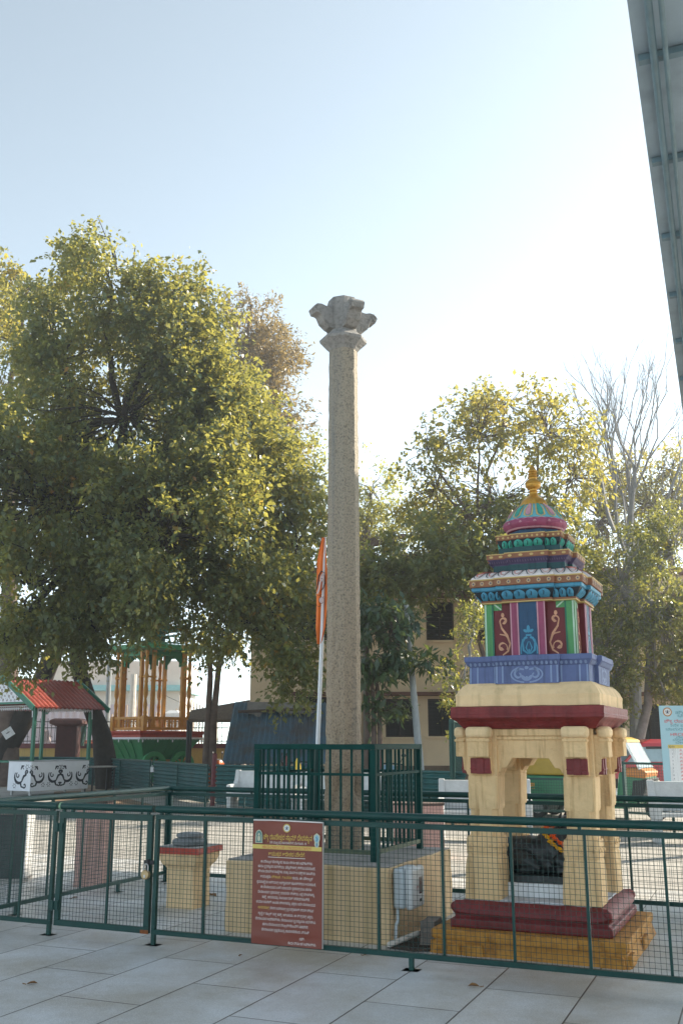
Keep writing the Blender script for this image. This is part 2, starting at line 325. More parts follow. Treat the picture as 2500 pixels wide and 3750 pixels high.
# ------------------------------------------------------------------ pillar
t = thing('stone_pillar', 'tall octagonal granite pillar with a bracketed capital', 'pillar', L(-1.345, 1.84, PZ), R(25))
def octo(w, c=.30): # square w half with chamfer
    a = w * (1 - c * 1.17); return [(-w, -a), (-a, -w), (a, -w), (w, -a), (w, a), (a, w), (-a, w), (-w, a)]
def shaft():
    b = MB(); rings = []; H = 4.92
    N = 150; per = 6
    for k in range(N + 1):
        z = H * k / N; w = .160 - .024 * min(1, z / 4.9)
        if z < .78: w = .164
        if z < .30: w = .156
        o = octo(w, .5); ring = []
        for i in range(8):
            p, q = o[i], o[(i + 1) % 8]
            for j in range(per):
                f = j / per; x = p[0] + (q[0] - p[0]) * f; y = p[1] + (q[1] - p[1]) * f
                a = math.atan2(y, x); e = .0016 * (math.sin(z * 31 + a * 7) + math.sin(z * 17.3 - a * 11) + math.sin(z * 53 + a * 19) * .8) * (1.4 if z < 2 else .8)
                # worn niches near the foot
                for zc, ac, dz, da, dp in ((.58, -2.15, .11, .34, .05), (.57, -.95, .13, .34, .06), (.38, -1.5, .07, .35, .02), (.40, -2.5, .06, .25, .02), (.98, -2.2, .06, .2, .012)):
                    g = math.exp(-((z - zc) / dz) ** 4 - ((a - ac) / da) ** 4); e -= dp * g
                s = 1 + e / w; ring.append((x * s, y * s, z))
        rings.append(ring)
    b.loft(rings); return b
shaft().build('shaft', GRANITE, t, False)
GRAN2 = mat('pale_granite', (.27, .265, .255), .8, .18, 22, .9, 50, col2=(.15, .148, .145), col2w=.42, streak=(.16, .155, .15), sscale=2)
b = MB(); b.lathe([(.15, 4.90), (.17, 4.925), (.245, 4.995), (.25, 5.02), (.17, 5.085), (.16, 5.105)], 8, ph=R(22.5)); b.build('collar', GRAN2, t)
b = MB()
b.loft([[(x, y, z) for x, y in octo(w, .5)] for w, z in ((.135, 5.10), (.14, 5.16), (.155, 5.31), (.16, 5.41), (.145, 5.47), (.10, 5.485))])
b.build('capital', GRAN2, t, bevel=.008)
for k in range(4):
    prof = [(x * .84, 5.11 + (z - 5.20) * .95) for x, z in [(.12, 5.20), (.22, 5.215), (.30, 5.27), (.335, 5.34), (.36, 5.355), (.41, 5.36), (.425, 5.40), (.435, 5.405), (.432, 5.425), (.39, 5.46), (.33, 5.465), (.27, 5.45), (.20, 5.46), (.12, 5.50)]]
    ca, sa = math.cos(R(90 * k)), math.sin(R(90 * k)); b = MB()
    b.prism(prof, lambda x, z, d: (x * ca - d * sa, x * sa + d * ca, z), -.072, .072)
    b.prism([(x * .84, 5.11 + (z - 5.20) * .95) for x, z in [(.20, 5.235), (.30, 5.29), (.335, 5.36), (.36, 5.375), (.36, 5.40), (.32, 5.39), (.28, 5.33), (.20, 5.27)]], lambda x, z, d: (x * ca - d * sa, x * sa + d * ca, z), -.080, .080)
    b.tube([(x * ca - d * sa, x * sa + d * ca, z) for x, z, d in [(q[0], q[1], -.075) for q in arc(.323, 5.31, .026, 0, 360, 8)]], .009, 6)
    b.build('bracket', GRAN2, t, bevel=.010)
# ------------------------------------------------------------------ cage round the pillar
CX0, CX1, CY0, CY1, CZ0, CZ1 = -1.79, -.69, .981, 2.10, PZ, 1.48
t = thing('railing_cage', 'square green barred railing standing on the plinth round the pillar foot', 'railing', L(0, 0), -TH)
for x, y in ((CX0, CY0), (CX1, CY0), (CX1, CY1), (CX0, CY1)):
    b = MB(); b.box(x - .025, x + .025, y - .025, y + .025, CZ0, CZ1 - .002); b.build('corner_post', GREENC, t, bevel=.003)
def cage_side(p, q):
    p, q = Vector(p), Vector(q); d = (q - p).normalized()
    b = MB(); b.bar((*(p - d * .028), CZ1 + .022), (*(q + d * .022), CZ1 + .022), .05, .045); b.build('top_rail', GREENC, t, bevel=.003)
    for z, h in ((1.275, .022), (.655, .035)):
        b = MB(); b.bar((*(p + d * .025), z), (*(q - d * .025), z), .03, h); b.build('cross_rail', GREENC if z > 1 else OLIVE, t)
    n = 10
    for i in range(1, n + 1):
        c = p + (q - p) * i / (n + 1); b = MB(); b.box(c.x - .008, c.x + .008, c.y - .008, c.y + .008, .67, CZ1); b.build('bar', GREENC, t)
cage_side((CX0, CY0), (CX1, CY0)); cage_side((CX1, CY0), (CX1, CY1)); cage_side((CX1, CY1), (CX0, CY1)); cage_side((CX0, CY1), (CX0, CY0))
for x, y in ((-1.40, CY1), (-1.52, CY1)):
    b = MB(); b.box(x - .024, x + .024, y - .02, y + .02, CZ0, CZ1 - .004); b.build('gate_post', GREEN2, t)
# flag
t = thing('flagpole', 'slim white flagpole in a green socket standing beside the pillar', 'flagpole', L(-1.655, 1.92, PZ), -TH)
b = MB(); b.tube([(0, 0, .9), (.03, .02, 1.9), (.052, .04, 2.98)], [.021, .019, .014], 12); b.build('pole', WHITE, t, True)
b = MB(); b.tube([(-.018, 0, 0), (0, 0, .91)], .030, 12); b.build('socket', GREEN, t, True)
FLAG = mat('saffron_cloth', (.72, .17, .035), .85, .06, 6, .15, 40)
def flag():
    b = MB(); rows = []; n = 36; m_ = 10
    for i in range(n + 1):
        f = i / n; z = 2.985 - 1.075 * f  # top to bottom
        lx = -.003 - .052 * min(1, f / .22) + .012 * max(0, f - .45) / .55
        rx = .026 + .055 * min(1, f / .45) - .02 * max(0, (f - .72) / .28)
        if f > .86: lx += .10 * (f - .86) * 1.6; rx -= (f - .86) * .18
        row = []
        for j in range(m_ + 1):
            s = j / m_; x = lx + (rx - lx) * s + .03 * (z - 1.9)
            row.append((x, .02 + .018 * math.sin(s * 9 + f * 3) * (.4 + f), z - .012 * math.sin(s * 3.1)))
        rows.append(row)
    vs = [p for r in rows for p in r]; b.add(vs, [(i * (m_ + 1) + j, i * (m_ + 1) + j + 1, (i + 1) * (m_ + 1) + j + 1, (i + 1) * (m_ + 1) + j) for i in range(n) for j in range(m_)])
    back = [(x, y + .004, z) for x, y, z in vs]; b.add(back, [(i * (m_ + 1) + j, (i + 1) * (m_ + 1) + j, (i + 1) * (m_ + 1) + j + 1, i * (m_ + 1) + j + 1) for i in range(n) for j in range(m_)])
    return b
ft = thing('flag', 'limp saffron flag with a printed face, hanging furled on the white pole', 'flag', L(-1.655, 1.92, PZ), -TH)
flag().build('cloth', FLAG, ft, True)
pf = plane((.0, -.022, 0), (1, 0, 0), (0, 0, 1))
INK = mat('flag_ink', (.035, .018, .02), .8, .1); PALE = mat('flag_skin', (.55, .42, .40), .8, .1)
b = MB(); b.disc((.052, 2.56), .022, .045, pf, .002, 12, ang=-.3); b.ribbon([(.03, 2.52), (.02, 2.45), (.0, 2.40)], .02, pf, .002); b.disc((.045, 2.33), .024, .03, pf, .002, 10, ang=.4); b.build('printed_face', PALE, ft)
b = MB(); b.ribbon([(.08, 2.60), (.045, 2.625), (.018, 2.58), (.008, 2.50), (-.008, 2.44)], [.006, .014, .018, .016, .006], pf, .004)
b.ribbon([(.082, 2.58), (.085, 2.50), (.065, 2.45), (.04, 2.42)], [.006, .012, .012, .004], pf, .004)
for q in (spiral(-.005, 2.66, .018, .004, 60, 420), arc(.05, 2.555, .01, 200, 340, 5), [(.045, 2.58), (.053, 2.583)], [(.066, 2.578), (.073, 2.573)], [(0, 2.38), (.05, 2.385)], arc(.045, 2.33, .028, 20, 320, 10, .034), [(.03, 2.38), (.04, 2.365)], [(.07, 2.37), (.062, 2.355)], arc(.02, 2.30, .03, 180, 330, 8)): b.ribbon(q, .004, pf, .0045)
b.build('printed_lines', INK, ft)
# ------------------------------------------------------------------ altar
t = thing('altar', 'small cream offering altar with red slab and round grey stone top', 'altar', L(-2.90, 1.665), -TH)
b = MB(); rough_box(b, -.150, .150, -.150, .150, 0, .40, (6, 6, 8), .004)
b.loft([[(sx * w, sy * w, z) for sx, sy in ((-1, -1), (1, -1), (1, 1), (-1, 1))] for w, z in ((.150, .36), (.165, .385), (.19, .41), (.205, .45), (.212, .48), (.215, .505))]); b.build('pedestal', CREAM2, t, bevel=.006)
b = MB(); rough_box(b, -.235, .235, -.235, .235, .505, .56, (10, 10, 3), .004); b.build('red_slab', RED, t)
b = MB(); b.box(-.228, .228, -.228, .228, .561, .566); b.build('slab_top', PLTOP, t)
b = MB(); b.lathe([(.150, .566), (.168, .58), (.172, .61), (.15, .625), (.12, .628), (.118, .64), (.135, .652), (.13, .672), (.09, .684), (.03, .688)], 28); b.build('lotus_disc', mat('dark_granite', (.20, .205, .21), .7, .3, 24, .5, 60), t, True)
for k in range(9):
    a = k * 40; b = MB()
dl = mat('dead_leaf', (.22, .11, .04), .8, .3, 20)
def dry_leaf(x, y, s, rz, label):
    b = MB(); vs = []; fs = []
    prof = [0, .5, .85, 1, .8, .45, .02]
    for i, w in enumerate(prof):
        xx = (i / 6 - .5) * s; cu = .12 * s * math.sin(i / 6 * math.pi) * (1 if i < 4 else 1.3)
        vs += [(xx, -w * .28 * s, cu * 1.7 + .004), (xx, 0, cu * .3 + .004), (xx, w * .28 * s, cu * 1.4 + .004)]
    for i in range(6):
        for j in range(2): fs.append((i * 3 + j, i * 3 + 3 + j, i * 3 + 4 + j, i * 3 + 1 + j))
    b.add(vs, fs); b.tube([(-.5 * s, 0, .004), (-.8 * s, .06 * s, .01)], .003, 5)
    tag(b.build('dry_leaf', dl, None, True, loc=(x, y, .009), rot=(0, 0, rz)), label, 'leaf', 'fallen leaves on the paving')
for a in ((-2.01, 6.92, .075, .3, 'curled brown leaf lying alone on the slabs nearest the bottom left'), (-.74, 7.79, .04, 1.2, 'tiny dark leaf on the paving left of the brown notice'), (.19, 7.81, .07, .6, 'dry leaf on the paving just right of the brown notice'), (.85, 6.85, .08, 2.9, 'brown curled leaf on the paving before the ochre shrine base'),
          (-1.32, 10.63, .15, -.7, 'large crumpled dry leaf on the floor right of the altar'), (-2.68, 10.51, .07, .8, 'small dry leaf lying inside the fence behind the gate'), (-1.95, 11.5, .06, 1.8, 'small brown leaf on the floor behind the altar')): dry_leaf(*a)
# ------------------------------------------------------------------ shrine
sh = thing('shrine', 'small four pillared cream shrine with a brightly painted tower and gold finial', 'shrine', L(.635, 1.34), -TH)
def lean(z): return .022 * max(0, min(z, 2.2) - .2)
def cross(w, k=.53, d=.035):
    a = k * w; e = w + d
    return [(-w, -w), (-a, -w), (-a, -e), (a, -e), (a, -w), (w, -w), (w, -a), (e, -a), (e, a), (w, a), (w, w), (a, w), (a, e), (-a, e), (-a, w), (-w, w), (-w, a), (-e, a), (-e, -a), (-w, -a)]
def tier(name, prof, m, k=.53, d=.035, sq=False, bevel=0, parent=None, wob=0.0):
    b = MB()
    if sq:
        rings = []
        for w, z in prof:
            ring = []
            pts = [(-w, -w), (w, -w), (w, w), (-w, w)]
            for i in range(4):
                p, q = pts[i], pts[(i + 1) % 4]
                for j in range(14):
                    f = j / 14; x = p[0] + (q[0] - p[0]) * f; y = p[1] + (q[1] - p[1]) * f
                    e = wob * (math.sin(x * 23 + z * 31) + math.sin(y * 27 + z * 19) + math.sin((x + y) * 53))
                    ring.append((x * (1 + e) + lean(z), y * (1 + e), z + wob * .7 * math.sin(x * 17 + y * 23)))
            rings.append(ring)
        b.loft(rings)
    else: b.loft([[(x + lean(z), y, z) for x, y in cross(w, k, d)] for w, z in prof])
    return b.build(name, m, parent or sh, bevel=bevel)
# ochre base with carved blocks
b = MB()
base = [(.735, 0), (.725, .03), (.705, .09), (.70, .10), (.715, .115), (.715, .175)]
b.loft([[(x, y, z) for x, y in ((-w, -w), (w, -w), (w, w), (-w, w))] for w, z in base])
for s in range(4):
    ca, sa = math.cos(R(90 * s)), math.sin(R(90 * s)); f = lambda x, y, d: (x * ca + d * sa, x * sa - d * ca, y)
    random.seed(3 + s)
    x = -.70
    while x < .66:
        w = random.uniform(.14, .46); x2 = min(x + w, .70)
        if random.random() < .6:
            b.prism([(x, .005), (x2, .005), (x2 - .01, .085), (x + .01, .085)], f, .70, .735 + random.uniform(.0, .02))
        if random.random() < .6: b.prism([(x + .02, .105), (x2 + .03, .105), (x2 + .03, .172), (x + .02, .172)], f, .70, .722 + random.uniform(.0, .012))
        x = x2 + random.uniform(.0, .02)
b.build('base_step', OCHRE, sh, bevel=.012)
# maroon moulded plinth with curled corners
b = MB(); prof = [(.60, .176), (.606, .19), (.604, .235), (.575, .25), (.572, .262), (.60, .275), (.597, .30), (.57, .335), (.53, .362), (.50, .366)]
rings = []
for w, z in prof:
    ring = []
    pts = [(-w, -w), (w, -w), (w, w), (-w, w)]
    for i in range(4):
        p, q = pts[i], pts[(i + 1) % 4]
        for j in range(20):
            f = j / 20; g = abs(f - .5) * 2; x = p[0] + (q[0] - p[0]) * f; y = p[1] + (q[1] - p[1]) * f
            ring.append((x, y, z + (.034 * g ** 12 if .27 < z < .35 else 0) + .0015 * math.sin(x * 30 + y * 26)))
    rings.append(ring)
b.loft(rings)
for sx in (-1, 1):
    for sy in (-1, 1): b.ball((sx * .575, sy * .575, .322), .032, .032, .034)
b.build('maroon_plinth', MAROON, sh, 'x', bevel=.006)
b = MB(); rough_box(b, -.505, .505, -.505, .505, .34, .378, (8, 8, 2), .006); b.build('floor_slab', mat('white_slab', (.55, .55, .57), .7, .15, 5, .2, 30), sh)
# columns
def column(sx, sy):
    cx, cy = sx * .375, sy * .37
    b = MB(); 
    def sqr(w, z, w2=None):
        return [(cx + lean(z) + x * w, cy + y * (w2 or w), z) for x, y in ((-1, -1), (1, -1), (1, 1), (-1, 1))]
    def oc(w, z): return [(cx + lean(z) + x, cy + y, z) for x, y in octo(w, .32)]
    def lo(prof, f=oc):
        b.loft([f(w, z) for w, z in prof])
    sq8 = lambda w, z: [(cx + lean(z) + x, cy + y, z) for x, y in octo(w, .10)]
    b.loft([sq8(w, z) for w, z in ((.143, .37), (.138, .60), (.132, .665), (.124, .69), (.130, .71), (.132, .80), (.126, .83))])
    b.loft([oc(w, z) for w, z in ((.118, .82), (.112, .86), (.110, 1.02), (.112, 1.05))])
    b.loft([sq8(w, z) for w, z in ((.114, 1.035), (.118, 1.06), (.119, 1.27), (.115, 1.29))])
    for k in range(5):
        x = -.10 + k * .05
        for s in (-1, 1): b.ball((cx + x + lean(.8), cy + s * .132, .755 + .012 * (k % 2)), .022, .010, .018, 6, 4)
        b.ball((cx + .132 + lean(.8), cy + x, .755 + .012 * (k % 2)), .010, .022, .018, 6, 4)
    o = b.build('column', CREAM, sh, bevel=.008)
    # corbel block with arms toward both neighbours and out to both faces
    b = MB(); z0 = 1.285; q = lean(1.4)
    b.box(cx + q - .118, cx + q + .118, cy - .118, cy + .118, z0, 1.66)
    for ax in (0, 1):
        for s in (-1, 1):
            prof = [(.10, z0), (.135, z0 + .005), (.15, z0 + .035), (.165, z0 + .04), (.172, z0 + .14), (.205, z0 + .16), (.205, 1.60), (.10, 1.60)]
            inward = (s == -sx) if ax == 0 else (s == -sy)
            if inward: prof = [(.10, z0 + .02), (.13, z0 + .025), (.15, z0 + .06), (.185, z0 + .062), (.21, z0 + .10), (.24, z0 + .15), (.24, 1.60), (.10, 1.60)]
            hw = .082 if not inward else .088
            if ax == 0: b.prism([(cx + q + s * r, z) for r, z in prof], lambda x, z, d: (x, cy + d, z), -hw, hw)
            else: b.prism([(cy + s * r, z) for r, z in prof], lambda y, z, d: (cx + q + d, y, z), -hw, hw)
    b.build('corbel', CREAM, o, bevel=.008)
    for ax in (0, 1):
        s = sx if ax == 0 else sy
        b = MB(); c = MB(); d = MB()
        def bx(B, r0, r1, h, za, zb):
            lo_, hi_ = sorted((s * r0, s * r1))
            if ax == 0: B.box(cx + q + lo_, cx + q + hi_, cy - h, cy + h, za, zb)
            else: B.box(cx + q - h, cx + q + h, cy + lo_, cy + hi_, za, zb)
        bx(b, .118, .178, .080, z0 + .018, z0 + .135); bx(b, .17, .186, .030, z0 + .016, z0 + .137); bx(b, .17, .183, .082, z0 + .05, z0 + .062); b.build('maroon_block', MAROON, o, bevel=.004)
        bx(c, .15, .225, .084, z0 + .145, 1.575); bx(c, .15, .234, .094, 1.545, 1.565); c.build('carved_block', CREAM, o, bevel=.006)
        bx(d, .14, .238, .104, 1.572, 1.66); d.build('cushion', CREAM2, o, 'x', bevel=.028)
for sx in (-1, 1):
    for sy in (-1, 1): column(sx, sy)
for ax in (0, 1):
    for s in (-1, 1):
        b = MB(); r = .37 * s
        for x0, x1, z0, z1, h in ((-.27, .27, 1.42, 1.56, .085), (-.27, .27, 1.56, 1.59, .10), (-.27, .27, 1.59, 1.66, .115)):
            if ax == 0: b.box(x0 + lean(1.5), x1 + lean(1.5), r - h, r + h, z0, z1)
            else: b.box(r + lean(1.5) - h, r + lean(1.5) + h, x0, x1, z0, z1)
        b.build('beam', CREAM, sh, bevel=.006)
b = MB(); b.box(-.5 + .03, .5 + .03, -.5, .5, 1.655, 1.68); b.build('ceiling_slab', CREAM, sh)
tier('eave', [(.48, 1.64), (.515, 1.65), (.56, 1.70), (.592, 1.722), (.60, 1.73), (.602, 1.752), (.598, 1.76), (.600, 1.812), (.55, 1.818)], MAROON, sq=True, wob=.0014)
tier('cornice', [(.54, 1.815), (.565, 1.819), (.562, 1.87), (.566, 1.905), (.558, 1.918), (.545, 1.945), (.52, 1.978), (.495, 1.998), (.44, 2.0)], CREAM2, sq=True, wob=.0022)
def absorb(o, mb, m):
    me = o.data; k = len(me.materials); me.materials.append(m); bm = bmesh.new(); bm.from_mesh(me); vs = [bm.verts.new(p) for p in mb.v]
    for f in mb.f:
        try: q = bm.faces.new([vs[i] for i in f]); q.material_index = k
        except ValueError: pass
    bm.to_mesh(me); bm.free()
# painted tower ------------------------------------------------------
BLUE = mat('periwinkle_paint', (.115, .155, .33), .65, .1, 6, .15, 30); BLUEL = mat('periwinkle_light', (.20, .26, .42), .65, .1, 6)
TEAL = mat('teal_paint', (.04, .36, .28), .6, .1); TEALD = mat('dark_teal_paint', (.012, .075, .085), .6, .15); TEALL = mat('pale_teal_paint', (.12, .45, .36), .6, .1)
SKYB = mat('sky_blue_paint', (.06, .29, .45), .6, .12); SKYD = mat('dark_blue_paint', (.012, .065, .15), .6, .15); INKB = mat('black_line_paint', (.012, .02, .03), .6)
PINK = mat('pink_paint', (.32, .055, .13), .6, .12); PINKL = mat('pale_pink_paint', (.60, .30, .36), .6, .1); MAR2 = mat('panel_maroon', (.13, .022, .025), .6, .12)
GRN = mat('leaf_green_paint', (.08, .31, .10), .55, .1); GRND = mat('deep_green_paint', (.01, .15, .085), .55); MINT = mat('mint_paint', (.50, .68, .52), .6)
BROWN = mat('frieze_brown', (.24, .105, .055), .65, .2, 12); YEL = mat('frieze_yellow', (.50, .36, .14), .6, .12); ROSE = mat('rosette_cream', (.48, .34, .20), .65); PURP = mat('purple_paint', (.10, .075, .16), .6)
SCRL = mat('scroll_buff', (.52, .27, .16), .6, .2, 25); WHT = mat('petal_white', (.70, .64, .62), .6, .08); SALM = mat('petal_salmon', (.62, .24, .21), .6, .12)
def faces(w, d=.035, k=.53, z=0.0):
    # the three visible bays of each of the four sides: (plane fn, x0, x1)
    out = []
    for s in range(4):
        ca, sa = math.cos(R(90 * s)), math.sin(R(90 * s))
        for x0, x1, e in ((-w, -k * w, 0), (-k * w, k * w, d), (k * w, w, 0)):
            out.append(((lambda x, zz, q, ca=ca, sa=sa, e=e: (x * ca + (w + e + q) * sa + lean(zz), x * sa - (w + e + q) * ca, zz)), x0, x1, e > 0, s))
    return out
TB = tier('blue_tier', [(.478, 1.992), (.475, 2.13)], BLUE)
TC = tier('blue_cornice', [(.475, 2.13), (.482, 2.135), (.50, 2.165), (.508, 2.172), (.510, 2.205), (.505, 2.212), (.40, 2.214)], BLUE)
b = MB(); c = MB()
for f, x0, x1, mid, s in faces(.477):
    for x in (x0 + .012, x1 - .012) + ((x0 + .06, x1 - .06) if mid else ((x0 + .07,) if x0 < 0 else (x1 - .07,))): b.ribbon([(x, 1.998), (x, 2.13)], .014, f, .002)
    n = int((x1 - x0) / .034)
    for i in range(n): c.disc((x0 + (i + .5) * (x1 - x0) / n, 2.148), .011, .014, lambda x, z, q, f=f: f(x, z, q + .008 + (z - 2.13) * .6), .004, 8)
    if mid:
        for sgn in (-1, 1):
            b.ribbon([(sgn * p[0], p[1]) for p in arc(0, 2.062, .125, -80, 62, 12, .062)], .012, f, .002)
            b.ribbon([(sgn * p[0], p[1]) for p in spiral(.062, 2.062, .042, .008, 100, -250, 14)], [.018] * 8 + [.012] * 7, f, .002)
            b.ribbon([(sgn * .02, 2.10), (sgn * .06, 2.108), (sgn * .085, 2.085)], [.012, .02, .01], f, .002)
            b.disc((sgn * .025, 2.035), .03, .014, f, .002, 8, ang=sgn * .8)
        b.disc((0, 2.115), .016, .014, f, .002, 8); b.disc((0, 2.03), .014, .02, f, .002, 8)
absorb(TB, b, BLUEL); absorb(TC, c, BLUEL)
# cella
tier('cella', [(.362, 2.212), (.362, 2.66)], MAR2, k=.39, d=.04)
for f, x0, x1, mid, s in faces(.362, .04, .39):
    b = {k: MB() for k in 'PLGDMKBS'}
    if mid:
        for sg in (-1, 1):
            b['P'] = MB(); b['L'] = MB(); b['P'].prism([(sg * .076, 2.213), (sg * .141, 2.213), (sg * .141, 2.655), (sg * .076, 2.655)][::sg], f, -.03, .006)
            for xx in (.081, .137): b['L'].ribbon([(sg * xx, 2.214), (sg * xx, 2.655)], .011, f, .008)
            absorb(b['P'].build('pilaster', PINK, sh), b['L'], PINKL)
        b['B'].add([f(x, z, .003) for x, z in ((-.076, 2.213), (.076, 2.213), (.076, 2.655), (-.076, 2.655))], [(0, 1, 2, 3)])
        z = 2.23
        for sg in (-1, 1):
            b['K'].ribbon([(sg * .008, z + .0), (sg * .045, z + .03), (sg * .05, z + .09), (sg * .035, z + .125), (sg * .012, z + .135)], [.01, .018, .014, .018, .02], f, .005)
            b['K'].ribbon([(sg * .006, z + .005), (sg * .024, z + .05), (sg * .005, z + .10)], [.006, .012, .005], f, .005); b['K'].ribbon([(sg * .065, z), (sg * .066, z + .05), (sg * .05, z + .12)], [.012, .012, .005], f, .005)
            b['K'].disc((sg * .024, z + .185), .02, .012, f, .005, 8, ang=sg * .5)
        b['K'].disc((0, z + .20), .014, .032, f, .005, 8); b['K'].disc((0, z + .02), .010, .022, f, .005, 8); b['K'].ribbon([(-.022, z + .15), (.022, z + .15)], .014, f, .005)
    else:
        sg = -1 if x0 < 0 else 1; e = .362
        b['G'].prism([(sg * (e - .068), 2.213), (sg * (e + .004), 2.213), (sg * (e + .004), 2.655), (sg * (e - .068), 2.655)][::sg], f, -.02, .008)
        b['D'].ribbon([(sg * (e - .064), 2.214), (sg * (e - .064), 2.655)], .013, f, .010); b['M'].ribbon([(sg * (e - .004), 2.214), (sg * (e - .004), 2.655)], .014, f, .010)
        b['G'].prism([(sg * (e - .14), 2.595), (sg * (e - .07), 2.595), (sg * (e - .07), 2.655), (sg * (e - .14), 2.655)][::sg], f, -.02, .004); b['M'].ribbon([(sg * (e - .135), 2.60), (sg * (e - .075), 2.65)], .012, f, .006)
        c0 = sg * (.362 - .145); z = 2.23
        b['S'].ribbon([(c0 + sg * p[0], z + p[1]) for p in [(.01, .0), (-.035, .03), (-.055, .09), (-.03, .16), (.012, .22), (.026, .28)]], [.010, .016, .014, .020, .016, .008], f, .005)
        b['S'].ribbon([(c0 + sg * p[0], z + p[1]) for p in spiral(-.008, .275, .034, .008, -30, 300, 12)], [.012] * 5 + [.02] * 5 + [.03] * 3, f, .0055)
        b['S'].ribbon([(c0 + sg * p[0], z + p[1]) for p in spiral(.012, .065, .045, .01, 210, -120, 12)], [.008] * 4 + [.016] * 5 + [.03] * 4, f, .0055)
        b['S'].ribbon([(c0 + sg * p[0], z + p[1]) for p in [(-.05, .12), (-.02, .16), (.03, .17)]], [.006, .014, .008], f, .0052); b['S'].disc((c0, z + .325), .014, .02, f, .005, 8)
    if mid: absorb(b['B'].build('niche_panel', SKYD, sh), b['K'], SKYB)
    else:
        o = b['G'].build('corner_pilaster', GRN, sh); absorb(o, b['D'], GRND); absorb(o, b['M'], MINT)
        b['B'].add([f(q, zz, .0035) for q, zz in ((c0 - .072, 2.214), (c0 + .072, 2.214), (c0 + .072, 2.594), (c0 - .072, 2.594))], [(0, 1, 2, 3)]); absorb(b['B'].build('scroll_panel', MAR2, sh), b['S'], SCRL)
# cornices and petals
tier('cella_cornice', [(.362, 2.652), (.385, 2.655), (.388, 2.672), (.372, 2.682)], BROWN); tier('cella_fillet', [(.388, 2.648), (.392, 2.65), (.392, 2.657), (.388, 2.658)], YEL)
def petals(name, w0, z0, w1, z1, m, back, line, n3=(3, 4), d=.035, k=.53):
    TP = tier(name, [(w0, z0), ((w0 * .35 + w1 * .65), (z0 + z1) / 2), (w1, z1)], line, k, d)
    b = MB(); c = MB()
    for f, x0, x1, mid, s in faces(w0, d, k):
        n = n3[1] if mid else n3[0]; W = (x1 - x0) / n
        for i in range(n):
            cx = x0 + (i + .5) * W; vs = []; fs = []; H = z1 - z0
            for a in range(7):
                for q in range(5):
                    t = a / 6; rr = q / 4; wx = W * .48 * ((.72 + .28 * t / .45) if t < .45 else math.sqrt(max(.0, 1 - ((t - .45) / .56) ** 2)))
                    x = cx + (rr - .5) * 2 * wx; bul = .02 * (1 - (2 * rr - 1) ** 2) * math.sin(math.pi * min(1, t * .9 + .1))
                    vs.append(f(x, z0 + H * t * .96, (w1 - w0) * t ** .8 + .004 + bul))
            for a in range(6):
                for q in range(4): fs.append((a * 5 + q, a * 5 + q + 1, a * 5 + q + 6, a * 5 + q + 5))
            b.add(vs, fs)
            c.ribbon([(cx - .002, z0 + H * .25), (cx + .004, z0 + H * .62), (cx - .004, z0 + H * .7)], .006, lambda x, z, q, f=f: f(x, z, (w1 - w0) * ((z - z0) / H) ** .8 + .028), .0)
    absorb(TP, b, m); absorb(TP, c, INKB)
petals('blue_petals', .380, 2.675, .435, 2.745, SKYB, 'blue_petal', INKB)
tier('blue_coping', [(.43, 2.742), (.448, 2.752), (.450, 2.775), (.44, 2.784)], SKYB)
TF = tier('flower_frieze', [(.455, 2.78), (.462, 2.784), (.462, 2.834), (.45, 2.842)], BROWN); tier('frieze_edge', [(.463, 2.834), (.468, 2.838), (.468, 2.845), (.45, 2.848)], YEL)
b = MB(); c = MB()
for f, x0, x1, mid, s in faces(.462):
    n = 6 if mid else 3
    for i in range(n):
        cx = x0 + (i + .5) * (x1 - x0) / n
        for p in range(8): b.disc((cx + .0135 * math.cos(p * .785), 2.809 + .0135 * math.sin(p * .785)), .0055, .0055, f, .006, 6)
        b.disc((cx, 2.809), .0125, .0125, f, .0065, 8); c.disc((cx, 2.809), .0072, .0072, f, .0085, 8)
absorb(TF, b, ROSE); absorb(TF, c, PURP)
roofp = [(.455, 2.846), (.447, 2.862), (.42, 2.885), (.385, 2.905), (.335, 2.915), (.30, 2.917)]
TR = tier('lotus_roof', roofp, WHT)
b = MB(); c = MB()
def roofpt(f_, x, t):
    i = min(int(t * 5), 4); g = t * 5 - i; w = roofp[i][0] * (1 - g) + roofp[i + 1][0] * g; z = roofp[i][1] * (1 - g) + roofp[i + 1][1] * g; return w, z
for f, x0, x1, mid, s in faces(.455):
    n = 4 if mid else 2; W = (x1 - x0) / n
    for i in range(n):
        cx = x0 + (i + .5) * W; ps = []
        for a in range(17):
            th = math.pi * a / 16; xx = cx + W * .44 * math.cos(th); t = .05 + .9 * (1 - math.sin(th))
            ps.append((xx, t))
        g = lambda x, t, q, f=f: (lambda w, z: f(x * (.55 + .45 * w / .455), z + q, w - .455 + q))(*roofpt(f, x, max(0, min(.999, t))))
        inner = [(cx + (x - cx) * .78, .22 + t * .74) for x, t in ps]
        vs = [g(x, t, .004) for x, t in inner] + [g(cx + (x - cx) * .6, .96, .004) for x, t in inner]
        b.add(vs, [(k, k + 1, 18 + k, 17 + k) for k in range(16)])
        c.ribbon(ps, .008, g, .006)
absorb(TR, b, SALM); absorb(TR, c, INKB)
tier('upper_neck', [(.30, 2.91), (.295, 2.985)], TEALD); TQ = tier('purple_cornice', [(.295, 2.975), (.30, 2.985), (.335, 3.02), (.338, 3.025)], PURP); TO = tier('oval_frieze', [(.338, 3.024), (.342, 3.026), (.342, 3.066), (.30, 3.07)], BROWN); tier('oval_frieze_edge', [(.343, 3.062), (.346, 3.064), (.346, 3.070), (.33, 3.072)], YEL)
b = MB(); c = MB()
